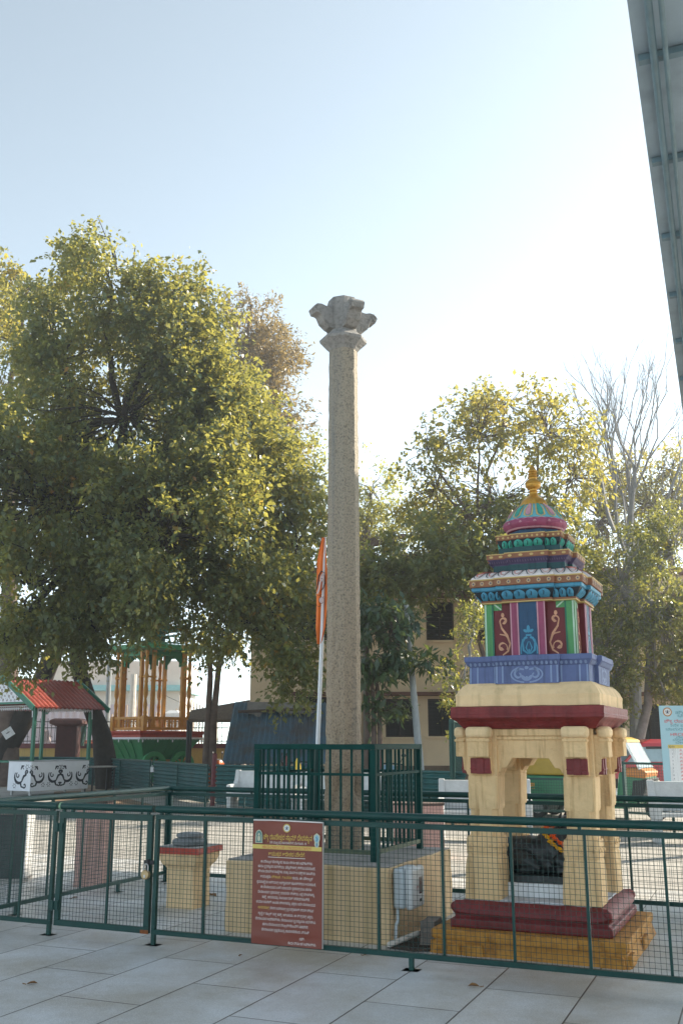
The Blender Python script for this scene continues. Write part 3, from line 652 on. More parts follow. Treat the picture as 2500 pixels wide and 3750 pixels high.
for f, x0, x1, mid, s in faces(.342):
    n = 4 if mid else 2
    for i in range(n): b.disc((x0 + (i + .5) * (x1 - x0) / n, 3.045), .017, .0105, f, .003, 10)
    n *= 4
    for i in range(n): c.disc((x0 + (i + .5) * (x1 - x0) / n, 3.0), .004, .010, lambda x, z, q, f=f: f(x * .96, z, q - .022 + (z - 3) * .9), .004, 6)
absorb(TO, b, YEL); absorb(TQ, c, mat('lilac_paint', (.22, .18, .28), .6))
tier('top_neck', [(.262, 3.068), (.255, 3.13)], TEALD)
petals('green_petals', .232, 3.12, .268, 3.195, TEAL, 'green_petal', INKB, (2, 3), .03)
TD = tier('dot_frieze', [(.268, 3.194), (.276, 3.198), (.276, 3.235), (.24, 3.242)], BROWN, d=.03); tier('dot_frieze_edge', [(.277, 3.232), (.280, 3.234), (.280, 3.240), (.25, 3.244)], YEL, d=.03)
b = MB()
for f, x0, x1, mid, s in faces(.276, .03):
    n = 7 if mid else 3
    for i in range(n): b.disc((x0 + (i + .5) * (x1 - x0) / n, 3.215), .010, .010, f, .003, 8)
absorb(TD, b, YEL)
ox = lean(9)
b = MB(); b.lathe([(.225, 3.238), (.222, 3.30)], 8, (ox, 0), ph=R(22.5)); b.build('drum', SKYD, sh)
b = MB(); b.lathe([(.215, 3.292), (.236, 3.295), (.242, 3.305), (.25, 3.315), (.268, 3.335), (.274, 3.352), (.268, 3.372), (.25, 3.385), (.22, 3.392)], 32, (ox, 0)); RG_ = b.build('pink_ring', PINK, sh, True)
b = MB(); b.lathe([(.2365, 3.296), (.244, 3.302), (.2475, 3.308)], 32, (ox, 0), cap=False)
for k in range(14):
    a0 = 2 * math.pi * k / 14
    g = lambda x, z, q, a0=a0: (ox + (.268 + q - abs(z - 3.352) * .5) * math.cos(a0 + x / .27), (.268 + q - abs(z - 3.352) * .5) * math.sin(a0 + x / .27), z)
    for an in (-.6, 0, .6): b.disc((math.sin(an) * .012, 3.36 - math.cos(an) * .010), .004, .011, g, .010, 6, ang=an)
    b.ribbon([(x, 3.376 - .006 * math.cos(x / .06 * math.pi)) for x in [-.06 + .015 * i for i in range(9)]], .006, g, .008)
absorb(RG_, b, PINKL)
dome = [(.247, 3.384), (.243, 3.40), (.228, 3.43), (.20, 3.465), (.165, 3.498), (.13, 3.522), (.105, 3.534)]
b = MB(); b.lathe(dome, 32, (ox, 0)); DM = b.build('dome', mat('dome_blue', (.12, .36, .42), .6, .15), sh, True)
def dpt(a, t, q):
    t = max(0, min(.999, t)) * 6; i = int(t); g = t - i; r = dome[i][0] * (1 - g) + dome[i + 1][0] * g + q; z = dome[i][1] * (1 - g) + dome[i + 1][1] * g + q
    return (ox + r * math.cos(a), r * math.sin(a), z)
bb = {k: MB() for k in 'ygp'}
for k in range(14):
    a0 = 2 * math.pi * (k + .5) / 14; g = lambda x, t, q, a0=a0: dpt(a0 + x, t, q)
    pts = [(-.10, .95), (-.15, .5), (-.13, .2), (0, .06), (.13, .2), (.15, .5), (.10, .95)]
    bb['y'].ribbon(pts, .06, g, .004); col = 'g' if k % 2 else 'p'
    bb[col].add([g(x * .68, .1 + t * .8, .006) for x, t in pts], [tuple(range(7))])
absorb(DM, bb['y'], YEL); absorb(DM, bb['g'], TEAL); absorb(DM, bb['p'], PINKL)
b = MB(); b.lathe([(.118, 3.53), (.115, 3.55), (.10, 3.578), (.07, 3.605), (.045, 3.622), (.034, 3.64), (.034, 3.655), (.042, 3.66), (.034, 3.668), (.034, 3.682), (.05, 3.69), (.064, 3.705), (.068, 3.722), (.066, 3.728), (.07, 3.735), (.066, 3.742), (.062, 3.752), (.045, 3.768), (.036, 3.772), (.036, 3.785), (.043, 3.79), (.036, 3.797), (.034, 3.81), (.042, 3.815), (.034, 3.82), (.031, 3.835), (.043, 3.84), (.043, 3.846), (.036, 3.852), (.024, 3.875), (.008, 3.90), (.002, 3.905)], 24, (ox, 0)); b.build('finial', GOLD, sh, True)
# ------------------------------------------------------------------ bull statue
def blob(parts, name, m, loc, rz, vox=.014):
    b = MB()
    for p in parts:
        if p[0] == 'b': b.ball(*p[1:4], n=14, k=10, rot=p[4] if len(p) > 4 else None) if False else b.ball(p[1], *p[2], n=14, k=10, rot=(p[3] if len(p) > 3 else None))
        else: b.tube(p[1], p[2], 10)
    o = b.build(name, m, None)
    md = o.modifiers.new('r', 'REMESH'); md.mode = 'VOXEL'; md.voxel_size = vox; md.use_smooth_shade = True
    sm = o.modifiers.new('s', 'SMOOTH'); sm.iterations = 5
    dg = bpy.context.evaluated_depsgraph_get(); me = bpy.data.meshes.new_from_object(o.evaluated_get(dg)); o.modifiers.clear(); old = o.data; o.data = me; bpy.data.meshes.remove(old)
    o.data.materials.clear(); o.data.materials.append(m); o.location = loc; o.rotation_euler = (0, 0, rz); return o
STONE_B = mat('oiled_black_stone', (.020, .023, .026), .38, .4, 10, .35, 30, spec=.5, col2=(.010, .011, .012))
nx = lambda a: Matrix.Rotation(a, 3, 'Y')
parts = [('b', (-.10, 0, .20), (.26, .165, .165)), ('b', (-.08, 0, .08), (.30, .17, .12)), ('b', (.14, 0, .10), (.20, .14, .12)), ('b', (-.24, 0, .20), (.15, .155, .155)), ('b', (.10, 0, .22), (.17, .14, .165)), ('b', (.05, 0, .345), (.085, .065, .07)),
         ('t', [(.12, 0, .28), (.19, 0, .40), (.235, 0, .48)], [.125, .095, .085]), ('t', [(.21, 0, .47), (.27, 0, .475), (.34, 0, .43), (.385, 0, .40)], [.085, .085, .066, .05]), ('b', (.385, 0, .395), (.045, .05, .04)),
         ('t', [(.20, .06, .52), (.19, .105, .57), (.21, .11, .62)], [.025, .02, .008]), ('t', [(.20, -.06, .52), (.19, -.105, .57), (.21, -.11, .62)], [.025, .02, .008]),
         ('b', (.18, .12, .485), (.022, .06, .03)), ('b', (.18, -.12, .485), (.022, .06, .03)), ('b', (.225, 0, .545), (.075, .075, .03)),
         ('t', [(-.22, -.13, .16), (-.08, -.19, .13), (.0, -.20, .07), (-.10, -.20, .045), (-.16, -.20, .05)], [.10, .085, .05, .042, .035]), ('t', [(-.22, .13, .16), (-.08, .19, .13), (.0, .20, .07), (-.10, .20, .045), (-.16, .20, .05)], [.10, .085, .05, .042, .035]),
         ('t', [(.15, -.11, .16), (.24, -.14, .10), (.26, -.14, .05), (.15, -.15, .04)], [.075, .055, .045, .038]), ('t', [(.15, .11, .16), (.24, .14, .10), (.33, .13, .05), (.40, .12, .045)], [.075, .055, .045, .038]),
         ('t', [(-.38, 0, .26), (-.41, -.03, .18), (-.40, -.10, .07), (-.34, -.16, .04)], [.025, .02, .02, .022]), ('t', [(.17, 0, .19), (.28, 0, .24), (.33, 0, .34)], [.05, .03, .02])]
BX, BY, BZ = .62, 1.34, .525
o = blob(parts, 'bull_statue', STONE_B, L(BX, BY, BZ), -TH); o.scale = (.92, .95, .78)
tag(o, 'black stone bull lying on a dark slab inside the painted shrine, garlanded', 'statue')
b = MB(); rough_box(b, -.43, .44, -.26, .26, 0, .052, (12, 8, 3), .006); o2 = b.build('statue_slab', STONE_B, None, loc=L(BX, BY, BZ - .048), rot=(0, 0, -TH), bevel=.006); o2.parent = None
tag(o2, 'rough dark stone slab under the black bull', 'slab')
b = MB(); rough_box(b, -.40, .40, -.32, .30, 0, .10, (8, 8, 3), .003); o3 = b.build('white_pedestal', WHITE, None, loc=L(.65, BY + .02, .378), rot=(0, 0, -TH)); tag(o3, 'low white pedestal under the bull statue in the shrine', 'pedestal')
# garland of small flowers round the neck
gt = thing('garland', 'orange and yellow flower garland round the neck of the black bull', 'garland', L(BX, BY, BZ), -TH)
for nm, col, off in (('orange_flowers', (.75, .10, .01), .018), ('yellow_flowers', (.72, .38, .01), -.018)):
    b = MB(); rnd = random.Random(5)
    for i in range(230):
        a = 2 * math.pi * i / 230
        c = Vector((.175 + .055 * math.cos(a) * 1.0 - .075 * math.sin(a), .135 * math.cos(a), .36 + .135 * math.sin(a) * 1.0))
        # loop lying round the neck, dropping to the chest on both sides
        c = Vector((.125 - .095 * math.sin(a) + off * .5, .150 * math.cos(a), .265 + .09 * math.sin(a) + off * 1.2))
        c += Vector((rnd.gauss(0, .007), rnd.gauss(0, .007), rnd.gauss(0, .007))); b.ball(c, .0105, .0105, .009, 6, 4)
    b.build(nm, mat('flower_' + nm, col, .8, .25, 40), gt)
# ------------------------------------------------------------------ lettering
GL = {}
def glyph(ch):
    if ch in GL: return GL[ch]
    def mesh_of(s):
        c = bpy.data.curves.new('g', 'FONT'); c.body = s; c.resolution_u = 2; o = bpy.data.objects.new('g', c); COL.objects.link(o)
        dg = bpy.context.evaluated_depsgraph_get(); me = bpy.data.meshes.new_from_object(o.evaluated_get(dg))
        v = [(p.co.x, p.co.y) for p in me.vertices]; f = [tuple(p.vertices) for p in me.polygons]
        bpy.data.objects.remove(o); bpy.data.curves.remove(c); bpy.data.meshes.remove(me); return v, f
    if 'I' not in GL: GL['I'] = None; GL['IW'] = max(p[0] for p in mesh_of('I')[0])
    v, f = mesh_of(ch) if ch.strip() else ([], [])
    vi, _ = mesh_of(ch + 'I'); GL[ch] = (v, f, max(p[0] for p in vi) - GL['IW']); return GL[ch]
def kan(text):
    # simple Kannada setting: base letters and vowel signs in line, conjunct consonants small and below, reph as a trailing mark
    out = []; x = 0.0; i = 0; H = '\u0ccd'; pend = None; reph = False
    cons = lambda c: '\u0c95' <= c <= '\u0cb9'
    while i < len(text):
        c = text[i]
        if c == '\u200c': i += 1; continue
        if c == '\u0cb0' and i + 2 < len(text) and text[i + 1] == H and cons(text[i + 2]): reph = True; i += 2; continue
        if cons(c):
            g = glyph(c); out.append((c, x, 0, 1, 0)); bx = x; x += g[2]; i += 1; subs = []
            while i + 1 < len(text) and text[i] == H and cons(text[i + 1]): subs.append(text[i + 1]); i += 2
            k = 1
            while i < len(text) and ('\u0cbe' <= text[i] <= '\u0cd6' or text[i] in '\u0c82\u0c83'):
                out.append((text[i], x, 0, 1, k)); x += glyph(text[i])[2]; i += 1; k += 1
            for s in subs:
                w = glyph(s)[2] * .55; out.append((s, max(bx + .1, x - w * .75), -.34, .55, 5)); x += w * .25
            if reph: out.append(('\u0cef', x, 0, .8, 4)); x += glyph('\u0cef')[2] * .8; reph = False
        else:
            g = glyph(c); out.append((c, x, 0, 1, 0)); x += g[2]; i += 1
    return out, x
def setline(mbs, runs, x0, x1, zc, h, fn, bold=0.0):
    items = []; x = 0
    for txt, k in runs:
        it, w = kan(txt); items += [(a, x + b, c, d, e, k) for a, b, c, d, e in it]; x += w
    sx = (x1 - x0) / x; sz = h / .70
    for ch, px, py, s, lay, k in items:
        v, f, adv = glyph(ch)
        if v: mbs[k].add([fn(x0 + (px + p[0] * s) * sx, zc - h * .5 + (py + p[1] * s) * sz, .0012 + lay * .00025) for p in v], f)
# ------------------------------------------------------------------ brown notice
VINYL = mat('brown_vinyl', (.20, .05, .032), .42, .1, 3, .08, 9); TYEL = mat('letter_yellow', (.68, .48, .10), .6, .02); TWHT = mat('letter_white', (.72, .66, .62), .6, .02); TRED = mat('letter_red', (.55, .09, .06), .6, .02)
nb = thing('notice_board', 'brown vinyl notice with yellow and white lettering tied to the green mesh', 'notice', L(-1.252, -.05, .098), -TH)
SW, SH = .575, .870
b = MB(); n, m_ = 24, 36; vs = []
for j in range(m_ + 1):
    for i in range(n + 1):
        x = SW * i / n; z = SH * j / m_; e = .003 * math.sin(x * 14 + z * 5) * (1 if .02 < i / n < .98 else .4) + .006 * math.exp(-((z - .05) / .03) ** 2) * math.sin(x * 9 + 1) + .004 * math.exp(-((z - .85) / .02) ** 2) * math.sin(x * 21)
        vs.append((x, -.004 - e, z))
b.add(vs, [(j * (n + 1) + i, j * (n + 1) + i + 1, (j + 1) * (n + 1) + i + 1, (j + 1) * (n + 1) + i) for j in range(m_) for i in range(n)])
b.build('vinyl_sheet', VINYL, nb, 'all')
b = MB(); b.box(0, SW, .012, .022, 0, SH); b.build('backing_frame', mat('frame_alu', (.6, .58, .55), .5, .05), nb)
b = MB(); b.tube([(.002, -.006, SH), (SW * .3, -.009, SH + .003), (SW * .7, -.006, SH), (SW, -.008, SH - .002)], .005, 6); b.build('white_edge', TWHT, nb)
fn = lambda x, z, d: Vector((x, -.0125 - d, z)); gx = lambda q: (q - 125) / 1140 * SW; gz = lambda y: SH * (1 - (y - 133) / 2040)
b = MB(); b.add([(0.001, -.0118, gz(610)), (SW - .001, -.0118, gz(610)), (SW - .001, -.0118, gz(540)), (.001, -.0118, gz(540))], [(0, 1, 2, 3)]); b.build('yellow_band', mat('band_yellow', (.66, .50, .13), .5, .05), nb)
def put(par, mats_, names, *args):
    T = [MB() for _ in mats_]; setline(T, *args)
    for q, m_, n_ in zip(T, mats_, names):
        if q.v: q.build(n_, m_, par)
NM, NN = (TYEL, TWHT, TRED), ('yellow_lettering', 'white_lettering', 'red_lettering')
put(nb, NM, NN, [('ಶ್ರೀ ರಾಮೇಶ್ವರ ಸ್ವಾಮಿ ದೇವಸ್ಥಾನ', 0)], gx(308), gx(1112), gz(405), .036, fn)
put(nb, NM, NN, [('5ನೇ ಮುಖ್ಯರಸ್ತೆ, ಚಾಮರಾಜಪೇಟೆ, ಬೆಂಗಳೂರು -18', 1)], gx(415), gx(1018), gz(495), .016, fn)
put(nb, NM, NN, [('HRCE-CNROCNR1/196/2023-E-1269297', 2)], gx(288), gx(1105), gz(577), .022, fn)
put(nb, NM, NN, [('ಆಯುಕ್ತರ ಆದೇಶದ ಮೇರೆಗೆ', 0)], gx(395), gx(992), gz(683), .027, fn)
b = MB(); b.ribbon([(gx(390), gz(742)), (gx(1000), gz(742))], .004, fn, .0012); b.build('underline', TWHT, nb)
BODY = [(270, 1120, 818, [('ಈ ಮೇಲ್ಕಂಡ ದೇವಸ್ಥಾನದ ಕಾರ್ಯನಿರ್ವಾಹಕ ಅಧಿಕಾರಿಗಳು', 1)]), (225, 1165, 897, [('ಹಾಗೂ ವ್ಯವಸ್ಥಾಪನ ಸಮಿತಿಯು, ಭಕ್ತಾಧಿಗಳಲ್ಲಿ ತಿಳಿಸುವುದೇನೆಂದರೆ,', 1)]), (225, 1165, 978, [('ಹಿಂದೂ ಧಾರ್ಮಿಕ ಸಂಸ್ಥೆಗಳು ಮತ್ತು ಧಾರ್ಮಿಕ ದತ್ತಿಗಳ ಇಲಾಖೆಯ', 1)]),
        (265, 1125, 1065, [('ಆಯುಕ್ತರು ', 1), ('ದಿನಾಂಕ : 7-6-2024', 0), (' ರಂದು, ಈ ಮೇಲ್ಕಂಡ', 1)]), (210, 1175, 1155, [('ಕ್ರಮಸಂಖ್ಯೆಯ ಅಡಿಯಲ್ಲಿ ಅಧಿಕೃತವಾಗಿ ಹೊರಡಿಸಿರುವ ಆದೇಶದಂತೆ,', 1)]), (275, 1110, 1237, [('ಈ ದೇವಾಲಯದ ಒಳಗೆ ಯಾವುದೇ ಸ್ಥಳದಲ್ಲಿಯೂ ಹಾಗೂ', 1)]),
        (230, 1155, 1320, [('ದೇವಾಲಯದ ಪ್ರಕಾರದಲ್ಲಿ ಯಾವುದೇ ರೀತಿಯ ಎಣ್ಣೆ ದೀಪಗಳನ್ನು', 1)]), (300, 1080, 1400, [('ಹಚ್ಚಿ, ಇಡುವುದನ್ನು ಸಂಪೂರ್ಣವಾಗಿ ನಿಷೇಧಿಸಲಾಗಿದೆ.', 1)]), (205, 1170, 1482, [('ಪರ್ಯಾಯವಾಗಿ ಅಂತಹ ದೀಪಗಳನ್ನು ಭಕ್ತರು ಇದೇ ದೇವಾಲಯದ', 1)]),
        (235, 1140, 1575, [('ನಾಗವನದಲ್ಲಿ', 0), (' ದೇವರ ಬದಿಯಲ್ಲಿ ವ್ಯವಸ್ಥಿತವಾಗಿ ನಿರ್ಮಿಸಿರುವ', 1)]), (240, 1135, 1672, [('ಗ್ರಾನೈಟ್ ಸ್ಟಾಂಡ್ ನಲ್ಲಿ ಹಚ್ಚಿ, ಇಡಬಹುದು. ಈ ನಿಟ್ಟಿನಲ್ಲಿ ಭಕ್ತರು,', 1)]), (195, 1175, 1757, [('ದೇವಾಲಯದ ಅಧಿಕಾರಿಗಳು, ದೇವಾಲಯದ ವ್ಯವಸ್ಥಾಪನಾ ಸಮಿತಿಯ', 1)]),
        (315, 1060, 1842, [('ಹಾಗೂ ದೇವಾಲಯದ ಸಿಬ್ಬಂದಿಗಳೊಂದಿಗೆ ಸಹಕರಿಸಿ,', 1)]), (300, 1070, 1928, [('ದೇವಾಲಯದ ಸ್ವಚ್ಛತೆಯನ್ನು ಕಾಪಾಡಬೇಕೆಂದು ವಿನಂತಿ', 1)]), (915, 1005, 2035, [('ಸಹಿ/-', 1)]), (735, 1180, 2112, [('ಕಾರ್ಯನಿರ್ವಾಹಕ ಅಧಿಕಾರಿಗಳು', 1)])]
for x0, x1, y, runs in BODY: put(nb, NM, NN, runs, gx(x0), gx(x1), gz(y), .0175, fn)
def emblem_round(parent, fn, cx, cz, r, ring, inner, ink):
    b = MB(); b.disc((cx, cz), r, r, fn, .0010, 24); b.build('emblem_ring', ring, parent)
    b = MB(); b.disc((cx, cz), r * .76, r * .76, fn, .0016, 24); b.build('emblem_field', inner, parent)
    b = MB(); k = r / .03
    b.ribbon([(cx - .012 * k, cz - .008 * k), (cx + .012 * k, cz - .008 * k)], .003 * k, fn, .002); b.disc((cx, cz + .009 * k), .004 * k, .004 * k, fn, .002, 8); b.ribbon([(cx, cz + .008 * k), (cx, cz - .008 * k)], [.006 * k, .014 * k], fn, .002)
    for s in (-1, 1): b.ribbon([(cx + s * .006 * k, cz + .004 * k), (cx + s * .014 * k, cz + .0 * k), (cx + s * .011 * k, cz + .010 * k)], .003 * k, fn, .002)
    for i in range(20): a = i * .314; b.ribbon([(cx + r * .82 * math.cos(a), cz + r * .82 * math.sin(a)), (cx + r * .93 * math.cos(a), cz + r * .93 * math.sin(a))], .002 * k, fn, .002)
    b.build('emblem_figure', ink, parent)
INKG = mat('emblem_ink', (.06, .07, .12), .6); EGRN = mat('emblem_green', (.10, .22, .20), .6); EPAL = mat('emblem_pale', (.55, .52, .38), .6); EBLU = mat('emblem_blue', (.25, .45, .55), .6)
emblem_round(nb, fn, gx(695), gz(250), .031, TYEL, mat('emblem_white', (.66, .66, .66), .6), INKG)
def arch(cx, z0, w, h): return [(cx - w, z0), (cx + w, z0), (cx + w, z0 + h * .5)] + [(cx + w * math.cos(R(a)), z0 + h * .5 + h * .5 * math.sin(R(a))) for a in range(20, 161, 20)] + [(cx - w, z0 + h * .5)]
cx, z0 = gx(232), gz(515)
b = MB(); b.add([fn(x, z, .001) for x, z in arch(cx, z0, .031, .094)], [tuple(range(12))]); b.build('left_emblem_border', EPAL, nb)
b = MB(); b.add([fn(x, z, .0016) for x, z in arch(cx, z0 + .004, .026, .085)], [tuple(range(12))]); b.build('left_emblem_field', EGRN, nb)
b = MB(); b.disc((cx, z0 + .032), .012, .020, fn, .0022, 12); b.disc((cx, z0 + .062), .008, .010, fn, .0022, 10)
for s in (-1, 1): b.ribbon([(cx + s * .02, z0 + .01), (cx + s * .022, z0 + .035), (cx + s * .014, z0 + .06)], .003, fn, .0022)
b.build('left_emblem_vessel', EPAL, nb)
cx, z0 = gx(1186), gz(552)
b = MB(); b.add([fn(cx + x, z0 + z, .001) for x, z in [(-.01, 0), (.01, 0), (.02, .02), (.018, .04), (.026, .06), (.024, .085), (.010, .095), (0, .102), (-.010, .095), (-.024, .085), (-.026, .06), (-.018, .04), (-.02, .02)]], [tuple(range(13))]); b.build('right_emblem_border', EPAL, nb)
b = MB(); b.disc((cx, z0 + .062), .017, .028, fn, .0016, 12); b.disc((cx, z0 + .02), .010, .014, fn, .0016, 10); b.build('right_emblem_field', EBLU, nb)
b = MB(); b.ribbon([(cx - .006, z0 + .045), (cx + .006, z0 + .06), (cx - .006, z0 + .075)], .004, fn, .0022); b.ribbon([(cx, z0 + .01), (cx, z0 + .032)], .004, fn, .0022); b.build('right_emblem_figure', INKG, nb)
# ------------------------------------------------------------------ pale blue notice at the right
P0 = at(2432, 2865, 17.6); ib = thing('information_board', 'large pale blue board listing temple services, standing behind the right bench', 'sign board', (P0.x, P0.y, 0), R(-3))
PB = mat('board_blue', (.36, .56, .64), .5, .05, 2); ZB, ZT, BW = P0.z - .05, at(2424, 2585, 17.6).z, 1.15
b = MB(); b.box(0, BW, 0, .03, ZB, ZT); b.build('panel', PB, ib, bevel=.003)
for x in (.12, BW - .12): b = MB(); b.box(x - .02, x + .02, .031, .07, 0, ZT); b.build('post', GREEN2, ib)
f2 = lambda x, z, d: Vector((x, -.0015 - d, z)); K = 17.6 / CF * 1.0
qx = lambda q: (q - 958 - (0)) / 4.277 * K; qz = lambda y: ZT - (y - 360) / 4.277 * K
emblem_round(ib, f2, qx(1078), qz(455), .078, mat('emblem_orange', (.50, .22, .06), .6), mat('emblem_white', (.66, .66, .66), .6), INKG)
TTEAL = mat('letter_teal', (.10, .25, .30), .6); TR2 = mat('letter_scarlet', (.62, .07, .07), .6)
T = [MB(), MB(), MB()]
setline(T, [('ಹಿಂದೂ ಧಾರ್ಮಿಕ', 0)], qx(1195), qx(1195) + .75, qz(462), .05, f2); setline(T, [('ಧಾರ್ಮಿಕ', 0)], qx(1225), qx(1225) + .45, qz(510), .045, f2)
setline(T, [('ಶ್ರೀ ರಾಮೇಶ್ವರ ಸ್ವಾಮಿ', 1)], qx(1018), qx(1018) + .88, qz(592), .055, f2); setline(T, [('5ನೇ ಮುಖ್ಯರಸ್ತೆ', 0)], qx(1105), qx(1105) + .55, qz(655), .042, f2); setline(T, [('ಚಾಮರಾಜಪೇಟೆ', 0)], qx(1030), qx(1030) + .6, qz(713), .042, f2)
setline(T, [('HRCE', 1)], qx(1095), qx(1095) + .24, qz(792), .05, f2)
for y, x in ((835, 1180), (872, 1125), (912, 1165)): setline(T, [('ದೇವಾಲಯದ', 0)], qx(x), qx(x) + .5, qz(y), .036, f2)
b = MB(); b.add([f2(x, z, .001) for x, z in ((qx(1050), qz(998)), (BW - .05, qz(998)), (BW - .05, qz(945)), (qx(1050), qz(945)))], [(0, 1, 2, 3)]); b.build('yellow_heading', mat('band_yellow', (.66, .50, .13), .5, .05), ib)
b = MB(); b.add([f2(x, z, .001) for x, z in ((qx(1060), qz(1480)), (BW - .05, qz(1480)), (BW - .05, qz(998)), (qx(1060), qz(998)))], [(0, 1, 2, 3)]); b.build('white_table', WHITE, ib)
setline(T, [('ಕ್ರ.ಸಂ', 2)], qx(1065), qx(1150), qz(970), .034, lambda x, z, d: f2(x, z, d + .002))
for i in range(9):
    y = 1022 + i * 53; setline(T, [(str(i + 1), 2)], qx(1100), qx(1115), qz(y), .03, lambda x, z, d: f2(x, z, d + .002)); setline(T, [('ಶ್ರೀ', 1)], qx(1215), qx(1260), qz(y + 6), .034, lambda x, z, d: f2(x, z, d + .002))
T[0].build('teal_lettering', TTEAL, ib); T[1].build('red_lettering', TR2, ib); T[2].build('table_numbers', INKG, ib)
# ------------------------------------------------------------------ canopy roof at the right
AZ = R(20.9); HC = 7.0; E0 = gp(2295, 0, HC); CV = Vector((math.sin(AZ), math.cos(AZ), 0)); CU = Vector((math.cos(AZ), -math.sin(AZ), 0))
cz = thing('canopy_roof', 'grey sheet roof on teal steel tubes overhanging the right of the courtyard', 'roof', (E0.x, E0.y, 0), -AZ)
SHEET = mat('sheet_underside', (.25, .34, .42), .6, .12, 1.2, streak=(.18, .25, .31), sscale=.6); TEALS = mat('teal_steel', (.12, .20, .25), .45, .15, 5)
b = MB(); n = 6; x0, x1 = 0, 8.0; vs = []; CEND = 13.2
for i in range(n * 2 + 1):
    y = -2 + (CEND + 2) * i / (n * 2); h = 0.0
    for x in (x0, x1): vs += [(x, y, HC + .03 * x + h), (x, y, HC + .012 + .03 * x + h)]
fs = []
for i in range(n * 2):
    a = i * 4; fs += [(a, a + 2, a + 6, a + 4), (a + 1, a + 5, a + 7, a + 3), (a, a + 4, a + 5, a + 1), (a + 2, a + 3, a + 7, a + 6)]
b.add(vs, fs); b.build('sheet', SHEET, cz)
b = MB(); b.tube([(.15, -2, HC - .10), (.15, CEND - .1, HC - .10)], .03, 14); b.build('edge_beam', TEALS, cz, True)
b = MB(); b.tube([(.24, -2, HC - .13), (.24, CEND - .1, HC - .13)], .022, 10); b.build('tie_beam', TEALS, cz, True)
ys = [(gp(2295 + y * .1367, y, HC) - E0).dot(CV) for y in (211, 520, 810, 1075)]; st = (ys[3] - ys[0]) / 3
for k in range(-1, 9):
    y = ys[0] + st * k
    if y < CEND - .1: b = MB(); b.box(.03, 7.95, y - .035, y + .035, HC - .06, HC - .002); b.build('purlin', TEALS, cz)
for k in range(11):
    x = .5 + k * .62; b = MB(); b.box(x - .03, x + .03, -2, CEND - .05, HC + .03 * x - .012, HC + .03 * x - .002); b.build('sheet_lap', SHEET, cz)
for y in (-1.5, CEND - .5):
    b = MB(); b.tube([(3.2, y, 0), (3.2, y, HC + .1)], .11, 14); b.build('column', TEALS, cz, True)
    b = MB(); b.tube([(7.6, y, 0), (7.6, y, HC + .2)], .11, 14); b.build('column', TEALS, cz, True)
# ------------------------------------------------------------------ stall with tiled roof
A = gp(107, 2918); st = thing('stall', 'open stall with white cut-out counter, green posts and red tiled roof', 'stall', (A.x, A.y, 0), R(56.6))
PGRN = mat('stall_green', (.012, .14, .085), .4, .12); PW = mat('stall_white', (.74, .75, .80), .5, .04)
CW, CD = 2.2, 2.2
b = MB(); b.box(0, CW, 0, 1.0, .14, .97); b.build('counter', PW, st, bevel=.008)
b = MB(); b.box(-.02, CW + .02, -.02, 1.02, .972, .99); b.build('counter_top', mat('counter_top', (.25, .25, .26), .5), st)
b = MB()
def motif(f, ox, oz, s, mx=1):
    m_ = lambda pts: [(ox + mx * p[0] * s, oz + p[1] * s) for p in pts]; w = .075 * s
    b.ribbon(m_(arc(0, .05, .26, 150, 330, 12)), [w * .5 + w * math.sin(i / 12 * 3.1) for i in range(13)], f, .003); b.ribbon(m_(spiral(-.06, .08, .12, .03, 120, 420, 10)), w * .7, f, .003)
    b.ribbon(m_([(.18, -.12), (.27, .05), (.40, .10), (.44, .22)]), [w, w * 1.4, w, w * .5], f, .003); b.ribbon(m_(spiral(.44, .20, .11, .03, 250, -60, 10)), w * .8, f, .003)
    b.ribbon(m_([(.10, -.20), (.16, -.34), (.28, -.38)]), [w * 1.4, w, w * .5], f, .003); b.ribbon(m_(spiral(.34, -.30, .10, .03, 200, 520, 9)), w * .8, f, .003)
    b.ribbon(m_([(.08, .30), (.14, .42), (.26, .44)]), [w * .6, w * 1.4, w * .5], f, .003); b.disc((ox + mx * .22 * s, oz + .34 * s), .05 * s, .022 * s, f, .003, 8, ang=.8)
    for cx, cy in ((.44, .40), (-.24, -.32)):
        for k in range(6): b.disc((ox + mx * (cx + .075 * math.cos(k * 1.047)) * s, oz + (cy + .075 * math.sin(k * 1.047)) * s), .034 * s, .019 * s, f, .003, 7, ang=k * 1.047 * mx)
pf = plane((0, 0, 0), (1, 0, 0), (0, 0, 1))
for i in range(4): motif(pf, .30 + i * .53, .53, .68, 1 if i % 2 else -1)
pl = lambda y, z, d: Vector((-d, y, z))
motif(pl, .5, .52, .75, -1)
b.build('cut_out_pattern', mat('pattern_void', (.02, .025, .04), .7), st)
for x, y in ((.03, .03), (CW - .03, .03), (.03, CD), (CW - .03, CD)):
    b = MB(); b.box(x - .045, x + .045, y - .045, y + .045, .99 if y < 1 else .05, 2.66); b.build('post', PGRN, st, bevel=.006)
for x, y in ((.1, .1), (CW - .1, .1), (.1, .9), (CW - .1, .9)):
    b = MB(); b.box(x - .03, x + .03, y - .03, y + .03, .03, .14); b.tube([(x - .02, y, .035), (x + .02, y, .035)], .034, 10); b.build('castor', mat('castor_grey', (.45, .45, .45), .4), st)
for x in (.03, CW - .03):
    b = MB(); b.box(x - .03, x + .03, 1.02, CD - .05, .93, .98); b.build('side_rail', PGRN, st)
b = MB(); b.box(.05, CW - .05, CD - .03, CD + .03, .93, .98); b.build('side_rail', PGRN, st)
TILE = mat('red_roof_tile', (.22, .035, .02), .5, .3, 7, .2, 30)
